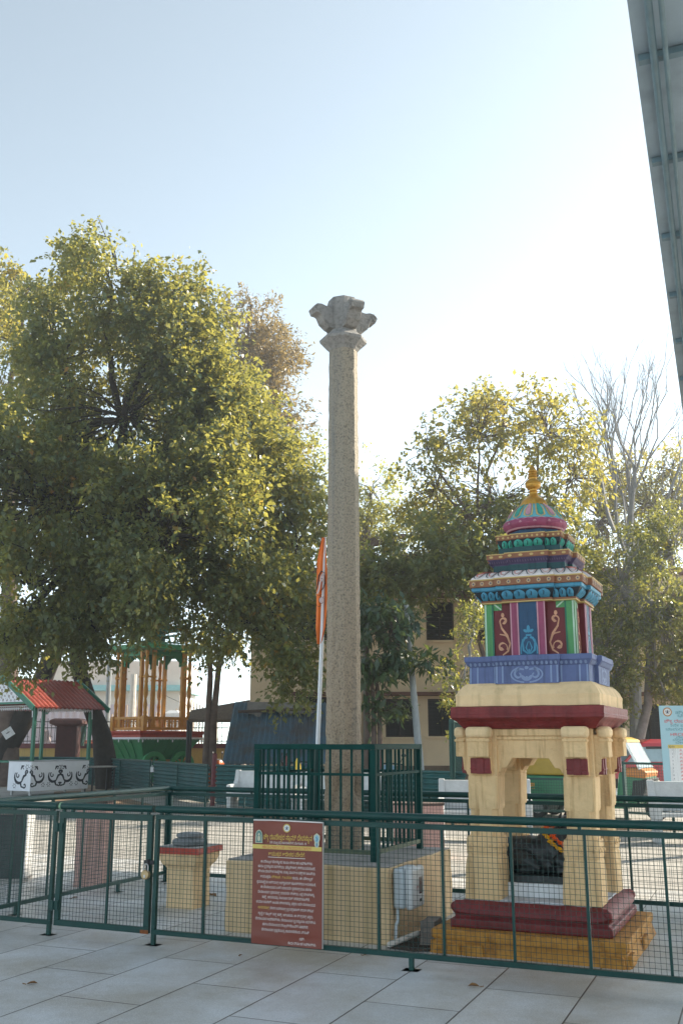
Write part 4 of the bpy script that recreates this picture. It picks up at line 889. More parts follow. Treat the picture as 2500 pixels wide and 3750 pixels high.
for sgn in (0, 1):
    b = MB(); vs = []; nx_, ny_ = 132, 16
    for j in range(ny_ + 1):
        f = j / ny_; y = (1.1 - 1.40 * f) if sgn == 0 else (1.1 + 1.40 * f); z = 3.40 - .90 * f - .02 * ((f * 4) % 1)
        for i in range(nx_ + 1):
            x = -.33 + 2.86 * i / nx_; vs.append((x, y, z + .030 * abs(math.sin(i / nx_ * math.pi * 17))))
    q = [(j * (nx_ + 1) + i, j * (nx_ + 1) + i + 1, (j + 1) * (nx_ + 1) + i + 1, (j + 1) * (nx_ + 1) + i) for j in range(ny_) for i in range(nx_)]
    b.add(vs, q); b.add([(x, y, z - .03) for x, y, z in vs], [r[::-1] for r in q]); b.build('roof_slope', TILE, st)
for x in (-.36, 2.56):
    for s in (-1, 1):
        b = MB(); b.bar((x, 1.1 - s * .02, 3.42), (x, 1.1 + s * 1.46, 2.47), .05, .16); b.build('barge_board', PGRN, st)
    b = MB(); b.prism([(-.2, 2.66), (2.4, 2.66), (1.1, 3.34)], lambda y, z, d: (x + d, y, z), -.012, .012); g = b.build('gable_panel', PW, st)
    b = MB(); b.bar((x, -.18, 2.64), (x, 2.38, 2.64), .04, .06); b.build('tie_bar', PGRN, st)
b = MB(); f = lambda y, z, d: Vector((-.36 - .012 - d, y, z))
rnd = random.Random(2)
for i in range(13):
    for j in range(6):
        y = -.05 + 2.3 * (i + .5 * (j % 2)) / 13; z = 2.73 + j * .10
        if abs(y - 1.1) < 1.18 - (z - 2.66) * 1.9:
            b.ribbon([(p[0], p[1]) for p in spiral(y, z, .045, .01, rnd.uniform(0, 360), rnd.uniform(400, 600), 8)], .022, f, .003)
            b.disc((y + .05, z + .05), .018, .01, f, .003, 6, ang=rnd.random() * 3)
b.build('gable_fretwork', mat('fret_brown', (.20, .14, .13), .7), st)
def lace(f, x0, x1, z):
    b = MB(); n = int((x1 - x0) / .085)
    b.ribbon([(x0, z), (x1, z)], .025, f, 0); b.ribbon([(x0, z - .075), (x1, z - .075)], .018, f, 0)
    for i in range(n):
        a = x0 + (x1 - x0) * i / n; w = (x1 - x0) / n
        b.ribbon([(a, z), (a + w, z - .075)], .014, f, 0); b.ribbon([(a + w, z), (a, z - .075)], .014, f, 0)
        b.add([f(a + .1 * w, z - .08, 0), f(a + .9 * w, z - .08, 0), f(a + .68 * w, z - .115, 0), f(a + .5 * w, z - .15, 0), f(a + .32 * w, z - .115, 0)], [(4, 3, 2, 1, 0)])
    for s, xx in ((1, x0), (-1, x1)):
        for k in range(4): b.ribbon([(xx + s * .02, z - .04 - k * .07), (xx + s * (.19 - k * .045), z - .03)], .018, f, 0)
        b.ribbon([(xx + s * .012, z), (xx + s * .012, z - .34)], .03, f, 0)
    b.build('lace_trim', PW, st)
lace(lambda x, z, d: Vector((x, -.05 - d, z)), .05, CW - .02, 2.55); lace(lambda y, z, d: Vector((-.04 - d, y, z)), .05, CD, 2.57); lace(lambda y, z, d: Vector((CW + d, y, z)), .05, CD, 2.57)
# small table by the stall
p = at(365, 2850, 31.5); t = thing('side_table', 'small table with a thin pale top at the right of the stall', 'table', (p.x, p.y, 0), R(40))
b = MB(); b.box(-.42, .42, -.3, .3, .76, .80); b.build('table_top', PLTOP, t)
for x in (-.36, .36):
    for y in (-.24, .24): b = MB(); b.box(x - .02, x + .02, y - .02, y + .02, 0, .76); b.build('leg', DKGREY, t)
# ------------------------------------------------------------------ temple chariot
YR = 41.0; p = at(553, 2690, YR); ra = thing('temple_chariot', 'tall wooden temple chariot in yellow and green with a red deck edge', 'chariot', (p.x, p.y, 0), R(45))
RY = mat('chariot_yellow', (.50, .22, .02), .5, .15); RG = mat('chariot_green', (.02, .20, .075), .5, .15, 3); RGD = mat('chariot_dark_green', (.012, .11, .05), .55, .15)
b = MB()
def sqp(w, z): return [(-w, -w, z), (w, -w, z), (w, w, z), (-w, w, z)]
b.loft([sqp(w, z) for w, z in ((.95, .80), (1.02, 1.0), (1.30, 1.45), (1.45, 1.66))])
for s in range(4):
    ca, sa = math.cos(R(90 * s)), math.sin(R(90 * s))
    for x in (-.6, 0, .6):
        f = lambda px_, z, d: ((px_ * ca + d * sa), (px_ * sa - d * ca), z)
        b.loft([[f(x * (w / 1.4) + sx * .09, z, w + dd) for sx, dd in ((-1, -.02), (1, -.02), (1, .02), (-1, .02))] for w, z in ((.97, .86), (1.04, 1.0), (1.30, 1.44), (1.44, 1.62))])
b.build('hull', RG, ra)
b = MB(); b.loft([sqp(w, z) for w, z in ((1.0, .70), (1.0, .84))]); b.build('chassis', RY, ra)
b = MB(); b.loft([sqp(w, z) for w, z in ((1.44, 1.64), (1.50, 1.68), (1.50, 1.80), (1.58, 1.86), (1.60, 1.94))]); b.build('deck', RED, ra, bevel=.02)
b = MB()
for s in range(4):
    ca, sa = math.cos(R(90 * s)), math.sin(R(90 * s)); f = lambda x, z, d: ((x * ca + (1.51 + d) * sa), (x * sa - (1.51 + d) * ca), z)
    n = 44
    for i in range(n): a = -1.5 + 3.0 * i / n; b.add([f(a, 1.68, 0), f(a + .066, 1.68, 0), f(a + .033, 1.585, 0)], [(2, 1, 0)])
    b.ribbon([(-1.5, 1.67), (1.5, 1.67)], .05, f, .001)
    for x in (-1.4, -.7, 0, .7, 1.4): b.ball(f(x, 1.56, 0), .03, .03, .06, 6, 4)
b.build('white_fringe', PW, ra)
turned = [(.07, 2.44), (.085, 2.5), (.06, 2.58), (.08, 2.65), (.055, 2.75), (.085, 2.95), (.06, 3.1), (.05, 3.2), (.09, 3.35), (.095, 3.55), (.06, 3.8), (.08, 3.86), (.06, 3.95), (.10, 4.08), (.065, 4.18), (.05, 4.3), (.085, 4.6), (.05, 4.85), (.08, 5.0), (.07, 5.15)]
for sx in (-1, 1):
    for sy in (-1, 1):
        b = MB(); b.lathe(turned, 10, (sx * 1.05, sy * 1.05)); b.build('turned_column', RY, ra, True)
        for dx, dy in ((-.34 * sx, 0), (0, -.34 * sy)):
            b = MB(); b.box(sx * 1.05 + dx - .065, sx * 1.05 + dx + .065, sy * 1.05 + dy - .065, sy * 1.05 + dy + .065, 2.0, 5.15); b.box(sx * 1.05 + dx - .085, sx * 1.05 + dx + .085, sy * 1.05 + dy - .085, sy * 1.05 + dy + .085, 4.02, 4.1); b.build('square_column', RY, ra)
        b = MB(); b.box(sx * 1.05 - (.38 if sx > 0 else 0), sx * 1.05 + (.38 if sx < 0 else 0), sy * 1.05 - .05, sy * 1.05 + .05, 4.03, 4.09); b.box(sx * 1.05 - .05, sx * 1.05 + .05, sy * 1.05 - (.38 if sy > 0 else 0), sy * 1.05 + (.38 if sy < 0 else 0), 4.032, 4.088); b.build('column_tie', RY, ra)
        b = MB(); b.box(sx * 1.1 - .09, sx * 1.1 + .09, sy * 1.1 - .09, sy * 1.1 + .09, 1.94, 2.52); b.build('newel', RY, ra)
for s in range(4):
    ca, sa = math.cos(R(90 * s)), math.sin(R(90 * s)); f = lambda x, z, d: ((x * ca + (1.1 + d) * sa), (x * sa - (1.1 + d) * ca), z)
    b = MB()
    for z0, z1 in ((2.0, 2.09), (2.40, 2.50)): b.prism([(-1.0, z0), (1.0, z0), (1.0, z1), (-1.0, z1)], f, -.035, .035)
    b.build('balustrade_rail', RY, ra)
    for i in range(8):
        x = -.86 + i * .245; b = MB(); c = f(x, 0, 0); b.lathe([(.03, 2.09), (.045, 2.15), (.028, 2.2), (.05, 2.27), (.028, 2.33), (.045, 2.38), (.03, 2.40)], 8, (c[0], c[1])); b.build('baluster', RY, ra, True)
    b = MB(); pts = [(-.70, 5.12)] + [(-.70 + .0, 4.55)]
    for i in range(9): a = 180 - i * 22.5; pts.append(((.52 + .06 * (i % 2)) * math.cos(R(a)), 4.50 + (.42 + .05 * (i % 2)) * math.sin(R(a))))
    pts += [(.70, 4.55), (.70, 5.12)]
    top = [(x, 5.12) for x, z in pts]
    vs = [f(x, z, -.05) for x, z in pts] + [f(x, z, -.05) for x, z in top] + [f(x, z, -.09) for x, z in pts] + [f(x, z, -.09) for x, z in top]; n = len(pts)
    fs = []
    for i in range(n - 1): fs += [(i, i + 1, n + i + 1, n + i), (2 * n + i + 1, 2 * n + i, 3 * n + i, 3 * n + i + 1), (i + 1, i, 2 * n + i, 2 * n + i + 1)]
    b.add(vs, fs); b.build('arch_panel', RG, ra)
b = MB(); b.loft([sqp(w, z) for w, z in ((1.35, 5.12), (1.48, 5.16), (1.50, 5.34), (1.2, 5.40))]); b.build('roof_slab', RG, ra)
def openring(w0, z0, w1, z1, name):
    b = MB()
    for w, z in ((w0, z0), ((w0 + w1) / 2 + .06, (z0 + z1) / 2), (w1, z1)):
        for s in range(4):
            ca, sa = math.cos(R(90 * s)), math.sin(R(90 * s)); b.bar((-w * ca + w * sa, -w * sa - w * ca, z), (w * ca + w * sa, w * sa - w * ca, z), .05, .05)
    for s in range(4):
        ca, sa = math.cos(R(90 * s)), math.sin(R(90 * s))
        for x in (-.8, -.27, .27, .8):
            pts = [(x * (w / max(w0, w1)), w, z) for w, z in ((w0 + .1, z0 - .02), (w0, z0 + .05), ((w0 + w1) / 2 + .06, (z0 + z1) / 2), (w1, z1), (w1 - .1, z1 + .02))]
            b.tube([(q * ca + w * sa, q * sa - w * ca, z) for q, w, z in pts], .025, 6)
    b.build(name, RGD, ra)
openring(1.40, 5.42, 1.15, 5.95, 'roof_frame'); openring(1.0, 6.15, .8, 6.65, 'roof_frame'); openring(.62, 6.85, .42, 7.2, 'roof_frame')
for z, w in ((6.05, 1.1), (6.75, .72)): b = MB(); b.loft([sqp(w, z), sqp(w, z + .08)]); b.build('roof_tier', RGD, ra)
b = MB(); b.box(-.3, .3, -.3, .3, 5.40, 7.2); b.build('roof_core', RGD, ra)
for x in (-.25, 0, .25): b = MB(); b.lathe([(.03, 7.2), (.05, 7.35), (.02, 7.5), (.01, 7.75)], 8, (x, 0)); b.build('spire', RY, ra)
for x in (-.62, .72):
    for s in (-1, 1):
        b = MB(); y = s * 1.18; R0 = .58; n = 28
        for r0, r1, h in ((.40, .58, .07), (.0, .12, .09)):
            ring = []
            vs = []
            for k in range(n):
                a = 2 * math.pi * k / n
                for r, yy in ((r0, -h), (r1, -h), (r1, h), (r0, h)): vs.append((x + r * math.cos(a), y + yy, .58 + r * math.sin(a)))
            b.add(vs, [(k * 4 + j, k * 4 + (j + 1) % 4, ((k + 1) % n) * 4 + (j + 1) % 4, ((k + 1) % n) * 4 + j) for k in range(n) for j in range(4)])
            if r0 > 0: wo = b.build('wheel', mat('wheel_green', (.04, .27, .10), .5, .12), ra, bevel=.01)
            else: b.build('hub', mat('wheel_green', (.04, .27, .10)), wo)
            b = MB()
        for k in range(8): a = k * math.pi / 4; b = MB(); b.bar((x + .1 * math.cos(a), y, .58 + .1 * math.sin(a)), (x + .42 * math.cos(a), y, .58 + .42 * math.sin(a)), .07, .06); b.build('spoke', mat('wheel_green', (.04, .27, .10)), wo)
for x in (-.62, .72): b = MB(); b.tube([(x, -1.2, .58), (x, 1.2, .58)], .06, 8); b.build('axle', RY, ra)
# ------------------------------------------------------------------ corrugated sheet fences
CORR = mat('corrugated_green', (.016, .085, .085), .42, .2, 1.5, streak=(.012, .05, .05), sscale=1); MPOST = mat('maroon_steel', (.11, .018, .022), .5, .15)
def corr_panel(name, label, p, q, z0, z1, group, nc=9, frame=True, posts=()):
    p, q = Vector(p), Vector(q); d = q - p; ln = d.length; t = thing(name, label, 'fence', (p.x, p.y, 0), math.atan2(d.y, d.x), group)
    b = MB(); n = nc * 8; vs = []
    for i in range(n + 1):
        z = z0 + (z1 - z0) * i / n; y = .028 * math.sin(i / 8 * 2 * math.pi)
        vs += [(0, y, z), (ln, y, z), (0, y + .006, z), (ln, y + .006, z)]
    fs = []
    for i in range(n): a = i * 4; fs += [(a, a + 1, a + 5, a + 4), (a + 2, a + 6, a + 7, a + 3)]
    b.add(vs, fs); b.build('sheet', CORR, t, 'all')
    if frame:
        b = MB(); b.box(0, ln, -.05, -.03, z1 - .03, z1 + .02); b.box(0, ln, -.05, -.03, z0 - .02, z0 + .03); b.box(-.0, .05, -.055, -.03, z0, z1); b.box(ln - .05, ln, -.055, -.03, z0, z1); b.box(ln * .5 - .025, ln * .5 + .025, -.052, -.03, z0, z1); b.build('frame', GREEN2, t)
    for f in posts: b = MB(); b.box(ln * f - .04, ln * f + .04, .045, .12, 0, z1 + .22); b.build('post', MPOST, t)
    return t
GC = 'corrugated green sheet fencing along the yard'
def xy(x, Y): q = at(x, 2900, Y); return (q.x, q.y, 0)
corr_panel('corrugated_gate', 'left leaf of the corrugated green gate in front of the chariot', xy(345, 35.5), xy(552, 30.2), .07, .98, GC)
corr_panel('corrugated_gate', 'right leaf of the corrugated green gate in front of the chariot', xy(558, 30.1), xy(764, 25.4), .07, .97, GC)
corr_panel('corrugated_fence', 'corrugated green fence running behind the pale benches', xy(790, 24.8), xy(1262, 21.6), .06, 1.0, GC, posts=(.55, .98), frame=False)
corr_panel('corrugated_fence', 'corrugated green fence between the stone pillar and the painted shrine', xy(1263, 21.6), xy(1705, 19.3), .06, .99, GC, posts=(.3, .62), frame=False)
corr_panel('corrugated_fence', 'dark corrugated fence stretch passing behind the tiled stall', xy(-330, 40), xy(343, 35.6), .06, 1.0, GC, posts=(.5,), frame=False)
p = Vector(xy(778, 25.1)); b = MB(); b.tube([(0, 0, 0), (.03, .02, 1.25)], .06, 10); tag(b.build('maroon_post', MPOST, None, True, loc=p), 'leaning maroon steel post at the right end of the corrugated gate', 'post')
p = xy(555, 30.1); b = MB(); b.box(-.05, .05, -.09, -.06, .66, .80); b.tube([(-.03, -.075, .78), (-.02, -.075, .84), (.02, -.075, .84), (.03, -.075, .78)], .01, 6); tag(b.build('gate_lock', WHITE, None, loc=p), 'white lock where the two corrugated gate leaves meet', 'lock')
# ------------------------------------------------------------------ benches
BENCH = mat('cast_concrete', (.50, .51, .51), .8, .12, 6, .3, 30)
def bench(label, x, Y, rz, ln, first=None):
    p = Vector(xy(x, Y))
    t = thing('concrete_bench', label, 'bench', p, rz, 'pale concrete benches in the yard')
    b = MB()
    b.prism([(.30, .47), (.36, .47), (.44, .92), (.36, .92)], lambda y, z, d: (d, y, z), .06, ln - .06); b.build('backrest', BENCH, t, bevel=.01)
    b = MB(); b.box(.06, ln - .06, -.12, .34, .40, .46); b.build('seat', BENCH, t, bevel=.01)
    for x0 in (0, ln - .1):
        prof = [(-.16, .36), (.36, .36), (.46, .94), (.36, .94), (.30, .74), (.22, .66), (-.16, .64)]
        b = MB(); b.prism(prof, lambda y, z, d: (d, y, z), x0, x0 + .1); b.prism([(-.14, 0), (.34, 0), (.34, .36), (-.14, .36)], lambda y, z, d: (d, y, z), x0 + .01, x0 + .09); b.build('end_support', BENCH, t, bevel=.012)
bench('pale concrete bench left of the barred railing, before the corrugated fence', 838, 21.9, R(-16), 1.55)
bench('pale concrete bench half hidden behind the barred railing and pillar', 1098, 20.6, R(-14), 1.6)
bench('pale concrete bench showing just left of the painted shrine', 1602, 16.6, R(-8), 1.5)
bench('grey concrete bench in front of the pale blue board', 2388, 16.0, R(-6), 1.6)
p = Vector(xy(1081, 20.9)); b = MB(); b.lathe([(.05, .94), (.075, .97), (.07, 1.08), (.03, 1.16), (.022, 1.2)], 12); tag(b.build('water_bottle', mat('yellow_plastic', (.62, .42, .04), .4), None, True, loc=p + Vector((.02, .42, 0))), 'yellow bottle on the bench back seen between the railing bars', 'bottle')
# ------------------------------------------------------------------ auto rickshaw
q = Vector(xy(1997, 21.8)) + Vector((-.33, .19, 0)); au = thing('auto_rickshaw', 'green and yellow auto rickshaw parked beyond the painted shrine', 'auto rickshaw', q, R(-30)); au.scale = (1.12, 1, 1)
AG = mat('auto_green', (.015, .17, .075), .3, .1, spec=.6); AY = mat('auto_yellow', (.44, .28, .035), .4, .1); RUB = mat('rubber', (.02, .02, .02), .7, .2); CHR = mat('chrome', (.55, .56, .57), .2, .05, metal=.9); AOR = mat('auto_orange', (.55, .20, .04), .35)
GLASS = mat('window_glass', (.10, .16, .18), .06, .1, spec=.8); GLL = mat('pale_glass', (.36, .48, .54), .08, .1, spec=.8)
b = MB(); b.prism([(.02, .30), (1.30, .24), (1.32, .84), (.0, .86)], lambda x, z, d: (x, d, z), -.62, .62); b.build('rear_body', AG, au, bevel=.04)
b = MB(); b.prism([(1.30, .24), (2.02, .24), (2.10, .30), (1.30, .32)], lambda x, z, d: (x, d, z), -.60, .60); b.build('floor_pan', AG, au)
b = MB(); b.prism([(1.78, .28), (2.22, .34), (2.34, .84), (2.30, .93), (1.86, .95)], lambda x, z, d: (x, d, z), -.50, .50); b.build('front_apron', AG, au, bevel=.05)
b = MB(); b.prism([(1.92, .86), (2.335, .82), (2.37, .95), (2.24, 1.02), (1.95, 1.02)], lambda x, z, d: (x, d, z), -.52, .52); b.build('dashboard_cowl', AOR, au, bevel=.03)
b = MB(); b.prism([(2.04, .36), (2.26, .40), (2.38, .82), (2.10, .80)], lambda x, z, d: (x, d, z), -.505, .505); b.build('black_nose', DKGREY, au, bevel=.03)
b = MB(); b.prism([(2.24, 1.02), (2.27, 1.02), (2.05, 1.52), (2.02, 1.52)], lambda x, z, d: (x, d, z), -.50, .50); b.build('windscreen', GLL, au)
for y in (-.52, .52):
    b = MB(); b.bar((2.26, y, 1.0), (2.02, y, 1.55), .045, .045); b.build('screen_pillar', CHR, au)
    b = MB(); b.bar((1.28, y, .84), (1.24, y, 1.55), .05, .05); b.build('door_pillar', AG, au)
b = MB(); b.prism([(.0, .86), (.9, .86), (1.02, 1.5), (2.05, 1.5), (2.06, 1.57), (1.9, 1.63), (.4, 1.63), (.12, 1.55), (.02, 1.2)], lambda x, z, d: (x, d, z), -.60, .60); b.build('hood', AY, au, bevel=.05)
b = MB(); b.box(.95, 1.3, -.56, .56, .55, .95); b.build('seat', DKGREY, au, bevel=.05)
for x, y, r in ((.34, -.52, .205), (.34, .52, .205), (2.40, 0, .205)):
    b = MB(); b.lathe([(r * .55, -.05), (r * .9, -.055), (r, -.035), (r, .035), (r * .9, .055), (r * .55, .05)], 24, cap=False); 
    w = b.build('wheel', RUB, au, True, loc=(x, y, r), rot=(R(90), 0, 0))
    b = MB(); b.lathe([(.001, -.03), (r * .2, -.04), (r * .25, -.02), (r * .5, -.015), (r * .56, -.045), (r * .56, .045), (r * .2, .04), (.001, .04)], 18); b.build('rim', mat('rim_grey', (.28, .27, .26), .5), w, True)
b = MB(); b.prism([(2.40 + .245 * math.cos(R(a)), .205 + .245 * math.sin(R(a))) for a in range(15, 171, 15)] + [(2.40 + .21 * math.cos(R(a)), .205 + .21 * math.sin(R(a))) for a in range(165, 14, -15)], lambda x, z, d: (x, d, z), -.075, .075); b.build('mudguard', AG, au)
b = MB(); b.tube([(2.2, -.1, .8), (2.40, -.1, .21)], .03, 8); b.build('fork', DKGREY, au)
for y in (-.34, .34): b = MB(); b.tube([(2.34, y, .70), (2.40, y, .70)], .075, 14); b.build('headlight', mat('lamp_glass', (.6, .6, .55), .1), au)
b = MB(); b.tube([(.10, -.63, .42)] + [(.34 + .26 * math.cos(R(a)), -.63, .40 + .22 * math.sin(R(a))) for a in range(160, 10, -15)], .018, 6); b.build('wheel_arch', AG, au)
b = MB(); b.box(-.03, .0, -.58, -.44, .5, .72); b.build('tail_light', RED, au)
b = MB(); fp = lambda x, z, d: Vector((x, -.624 - d, z)); b.add([fp(x, z, 0) for x, z in ((.16, .585), (.32, .585), (.32, .70), (.16, .70))], [(0, 1, 2, 3)]); b.build('number_plate', mat('plate_orange', (.60, .27, .03), .5), au)
T = [MB()]; setline(T, [('KA-05', 0)], .18, .30, .667, .035, fp); setline(T, [('B 5441', 0)], .175, .305, .618, .035, fp); T[0].build('plate_lettering', INKG, au)
b = MB(); b.box(.95, 1.07, -.626, -.622, .62, .70); b.build('side_sticker', WHITE, au)
# ------------------------------------------------------------------ cars
def car(label, loc, rz, body, group=None):
    t = thing('parked_car', label, 'car', loc, rz, group); P = mat('car_paint_' + str(len(MATS)), body, .25, .04, spec=.6, coat=.6)
    b = MB(); b.prism([(.05, .55), (.1, .86), (1.05, 1.05), (4.0, 1.07), (4.12, .95), (4.15, .5), (4.0, .42), (.2, .42)], lambda x, z, d: (x, d, z), -.85, .85); b.build('body', P, t, bevel=.07)
    b = MB(); b.loft([[(x0, -y, z), (x1, -y, z), (x1, y, z), (x0, y, z)] for x0, x1, y, z in ((.95, 4.05, .82, .98), (1.50, 3.80, .73, 1.43))]); b.build('cabin', GLL, t, bevel=.04)
    b = MB(); b.loft([[(x0, -y, z), (x1, -y, z), (x1, y, z), (x0, y, z)] for x0, x1, y, z in ((1.42, 3.88, .76, 1.40), (1.50, 3.82, .72, 1.50), (1.75, 3.6, .60, 1.60))]); b.build('roof', P, t, bevel=.04)
    for s in (-1, 1):
        for x, xt in ((2.05, 2.12), (3.05, 3.02), (3.95, 3.70)):
            b = MB(); b.bar((x, s * .835, .97), (xt, s * .745, 1.42), .14, .04); b.build('window_pillar', DKGREY, t)
        b = MB(); b.bar((.98, s * .83, .98), (1.45, s * .75, 1.43), .08, .05); b.build('front_pillar', P, t)
        b = MB(); b.box(1.6, 3.9, s * .745 - .02, s * .745 + .02, 1.36, 1.42); b.build('window_rail', DKGREY, t)
        for x in (1.95, 2.95): b = MB(); b.box(x, x + .16, s * .855 - .012, s * .855 + .012, .84, .87); b.build('door_handle', CHR, t)
        b = MB(); b.box(.4, 4.0, s * .86 - .01, s * .86 + .01, .40, .53); b.build('cladding', DKGREY, t)
        for x in (.85, 3.35):
            b = MB(); b.lathe([(.17, -.09), (.30, -.1), (.32, -.07), (.32, .07), (.30, .1), (.17, .09)], 24, cap=False); w = b.build('wheel', RUB, t, True, loc=(x, s * .78, .32), rot=(R(90), 0, 0))
            b = MB(); b.lathe([(.01, -.05), (.17, -.085), (.19, -.08), (.19, .08), (.17, .085), (.01, .05)], 20); b.build('rim', CHR, w, True)
    for y in (-.6, .6): b = MB(); b.ball((.1, y, .74), .06, .16, .08); b.build('headlight', WHITE, t, True)
    return t
p = Vector(xy(2120, 26.5)); car('red car parked behind the auto rickshaw, seen from its side', p, R(-3), (.48, .03, .045))
p = Vector(xy(150, 52)); car('orange red car glimpsed beyond the iron fence left of the tall chariot', p, R(4), (.50, .10, .03), 'cars glimpsed beyond the iron fence')
p = Vector(xy(800, 58)); car('pale car glimpsed beyond the iron fence right of the slim tree', p, R(0), (.5, .55, .6), 'cars glimpsed beyond the iron fence')
# ------------------------------------------------------------------ scooters behind the corrugated fence
def scooter(label, x, Y, rz, col):
    t = thing('scooter', label, 'scooter', xy(x, Y), rz, 'scooters behind the corrugated fence'); P = mat('scooter_' + str(len(MATS)), col, .3)
    for xx in (0, 1.25):
        b = MB(); b.lathe([(.14, -.04), (.21, -.045), (.225, 0), (.21, .045), (.14, .04)], 18, cap=False); b.build('wheel', RUB, t, True, loc=(xx, 0, .225), rot=(R(90), 0, 0))
    b = MB(); b.loft([[(x0, y * w, z), (x0 + dx, y * w, z)][::1] and [(x0, -w, z), (x0 + dx, -w, z), (x0 + dx, w, z), (x0, w, z)] for x0, dx, w, z in ((-.2, .75, .10, .3), (-.25, .85, .17, .5), (-.22, .8, .15, .72))]); b.build('body', P, t, bevel=.05)
    b = MB(); b.box(-.25, .55, -.14, .14, .73, .82); b.build('seat', DKGREY, t, bevel=.04)
    b = MB(); b.loft([[(x0, -w, z), (x0 + .1, -w, z), (x0 + .1, w, z), (x0, w, z)] for x0, w, z in ((1.1, .08, .3), (.98, .2, .5), (.88, .18, .95), (.85, .12, 1.02))]); b.box(.5, 1.0, -.16, .16, .28, .34); b.build('front_shield', P, t, bevel=.04)
    b = MB(); b.tube([(.84, -.34, 1.02), (.86, -.1, 1.05), (.86, .1, 1.05), (.84, .34, 1.02)], .02, 8); b.build('handlebar', DKGREY, t, True)
    for s in (-1, 1): b = MB(); b.tube([(.86, s * .26, 1.04), (.84, s * .34, 1.2)], .008, 6); b.ball((.84, s * .35, 1.23), .02, .06, .04); b.build('mirror', DKGREY, t, True)
    b = MB(); b.ball((.93, 0, .98), .05, .1, .06); b.build('headlight', WHITE, t, True)
    return t
scooter('dark scooter with a red tail behind the fence, left of the barred railing', 905, 26.2, R(12), (.05, .02, .02)); scooter('orange fronted scooter beside the maroon gate post', 690, 28.5, R(-15), (.45, .10, .02)); scooter('blue grey scooter behind the fence right of the pillar', 1455, 22.4, R(100), (.25, .38, .52)); scooter('dark blue scooter behind the fence, between the cage bars', 1075, 24.2, R(80), (.05, .08, .13))
# ------------------------------------------------------------------ mesh gate leaves by the auto
def mesh_leaf(label, p, q, z0, z1, s=.05):
    p, q = Vector(p), Vector(q); d = q - p; ln = d.length; t = thing('mesh_leaf', label, 'fence', (p.x, p.y, 0), math.atan2(d.y, d.x), 'green mesh leaves by the auto rickshaw')
    b = MB(); b.box(0, ln, -.02, .02, z1 - .04, z1); b.box(0, ln, -.02, .02, z0, z0 + .04); b.box(0, .04, -.02, .02, z0 + .04, z1 - .04); b.box(ln - .04, ln, -.02, .02, z0 + .04, z1 - .04); b.build('frame', GREEN2, t)
    b = MB(); wire(b, .04, ln - .04, z0 + .04, z1 - .04, s, .0025); b.build('wire_mesh', WIRE, t)
    for x in (0, ln): b = MB(); b.box(x - .03, x + .03, .021, .08, 0, z1 + .01); b.build('post', GREEN2, t)
mesh_leaf('green mesh gate leaf in front of the red car and rickshaw windscreen', xy(2283, 18.9), xy(2560, 17.9), .25, 1.17)
mesh_leaf('green mesh gate leaf seen between the shrine columns before the rickshaw', xy(1880, 19.6), xy(2075, 19.2), .25, .87)
mesh_leaf('tall green mesh leaf seen almost edge on left of the painted shrine', xy(1664, 19.3), xy(1700, 21.5), .2, 1.95)
# ------------------------------------------------------------------ blocks beyond the side fence
PINKC = mat('pink_limewash', (.50, .30, .26), .85, .15, 6, .3, 30, streak=(.30, .17, .12), sscale=2)
def block(label, x0, x1, Y, z, dep, m, group=None):
    a, b_ = Vector(xy(x0, Y)), Vector(xy(x1, Y)); w = (b_ - a).length; t = thing('masonry_block', label, 'block', a, R(-3), group)
    b = MB(); rough_box(b, 0, w, 0, dep, 0, z, (8, 8, 8), .006); b.build('body', m, t, bevel=.01)
    b = MB(); rough_box(b, -.012, w + .012, -.012, dep + .012, z + .002, z + .03, (6, 6, 2), .005); b.build('grimy_top', mat('grime', (.10, .07, .06), .9, .3), t)
block('narrow pink block standing behind the fence, seen through the gate mesh', 286, 392, 11.3, .88, .35, PINKC); block('wide pink block behind the barred railing at its right corner', 1440, 1622, 13.9, .70, .5, PINKC)
a = Vector(xy(-190, 11.5)); t = thing('dark_cabinet', 'dark steel cabinet standing outside the fence at the far left edge', 'cabinet', a, R(4))
b = MB(); b.box(0, .86, 0, .4, .06, .72); b.build('body', mat('cabinet_dark', (.035, .04, .042), .6, .4, 5), t, bevel=.008)
b = MB(); b.box(.86, .90, .01, .39, .03, .74); b.build('side_post', mat('cabinet_grey', (.4, .4, .4), .6), t)
b = MB(); b.box(.02, .85, .01, .39, .72, .745); b.build('lid', DKGREY, t)
b = MB(); b.box(-.02, .9, -.02, .42, 0, .06); b.build('plinth', PLTOP, t)
# ------------------------------------------------------------------ cream building behind
YF = 34.0
def wx(x): return at(x, 2700, YF).x
def wz(y): return at(1250, y, YF).z
BW_ = mat('building_cream', (.70, .55, .38), .85, .1, .5, .15, 20, streak=(.36, .26, .17), sscale=.35); BR = mat('brown_slab', (.14, .07, .055), .75, .2); SHUT = mat('dark_shutter', (.018, .018, .02), .5, .3, 3)
bd = thing('cream_building', 'cream plastered two storey building with dark shuttered windows behind the trees', 'building', (0, YF, 0))
x0, x1, TOP = wx(912), 18.0, 7.2
wins = [(1412, 1518, 2560, 2700), (1568, 1672, 2560, 2697), (1724, 1828, 2560, 2697), (1880, 1984, 2560, 2697), (2036, 2140, 2560, 2697), (2192, 2290, 2560, 2697), (2335, 2436, 2580, 2712), (2490, 2590, 2560, 2697),
        (1425, 1515, 2205, 2345), (1568, 1672, 2205, 2345), (1724, 1828, 2205, 2345), (1880, 1984, 2205, 2345), (2036, 2140, 2205, 2345), (2192, 2290, 2205, 2345), (2345, 2440, 2205, 2345), (1078, 1196, 2553, 2640), (1078, 1196, 2205, 2345)]
rects = [(wx(a), wx(b_), wz(d), wz(c)) for a, b_, c, d in wins]
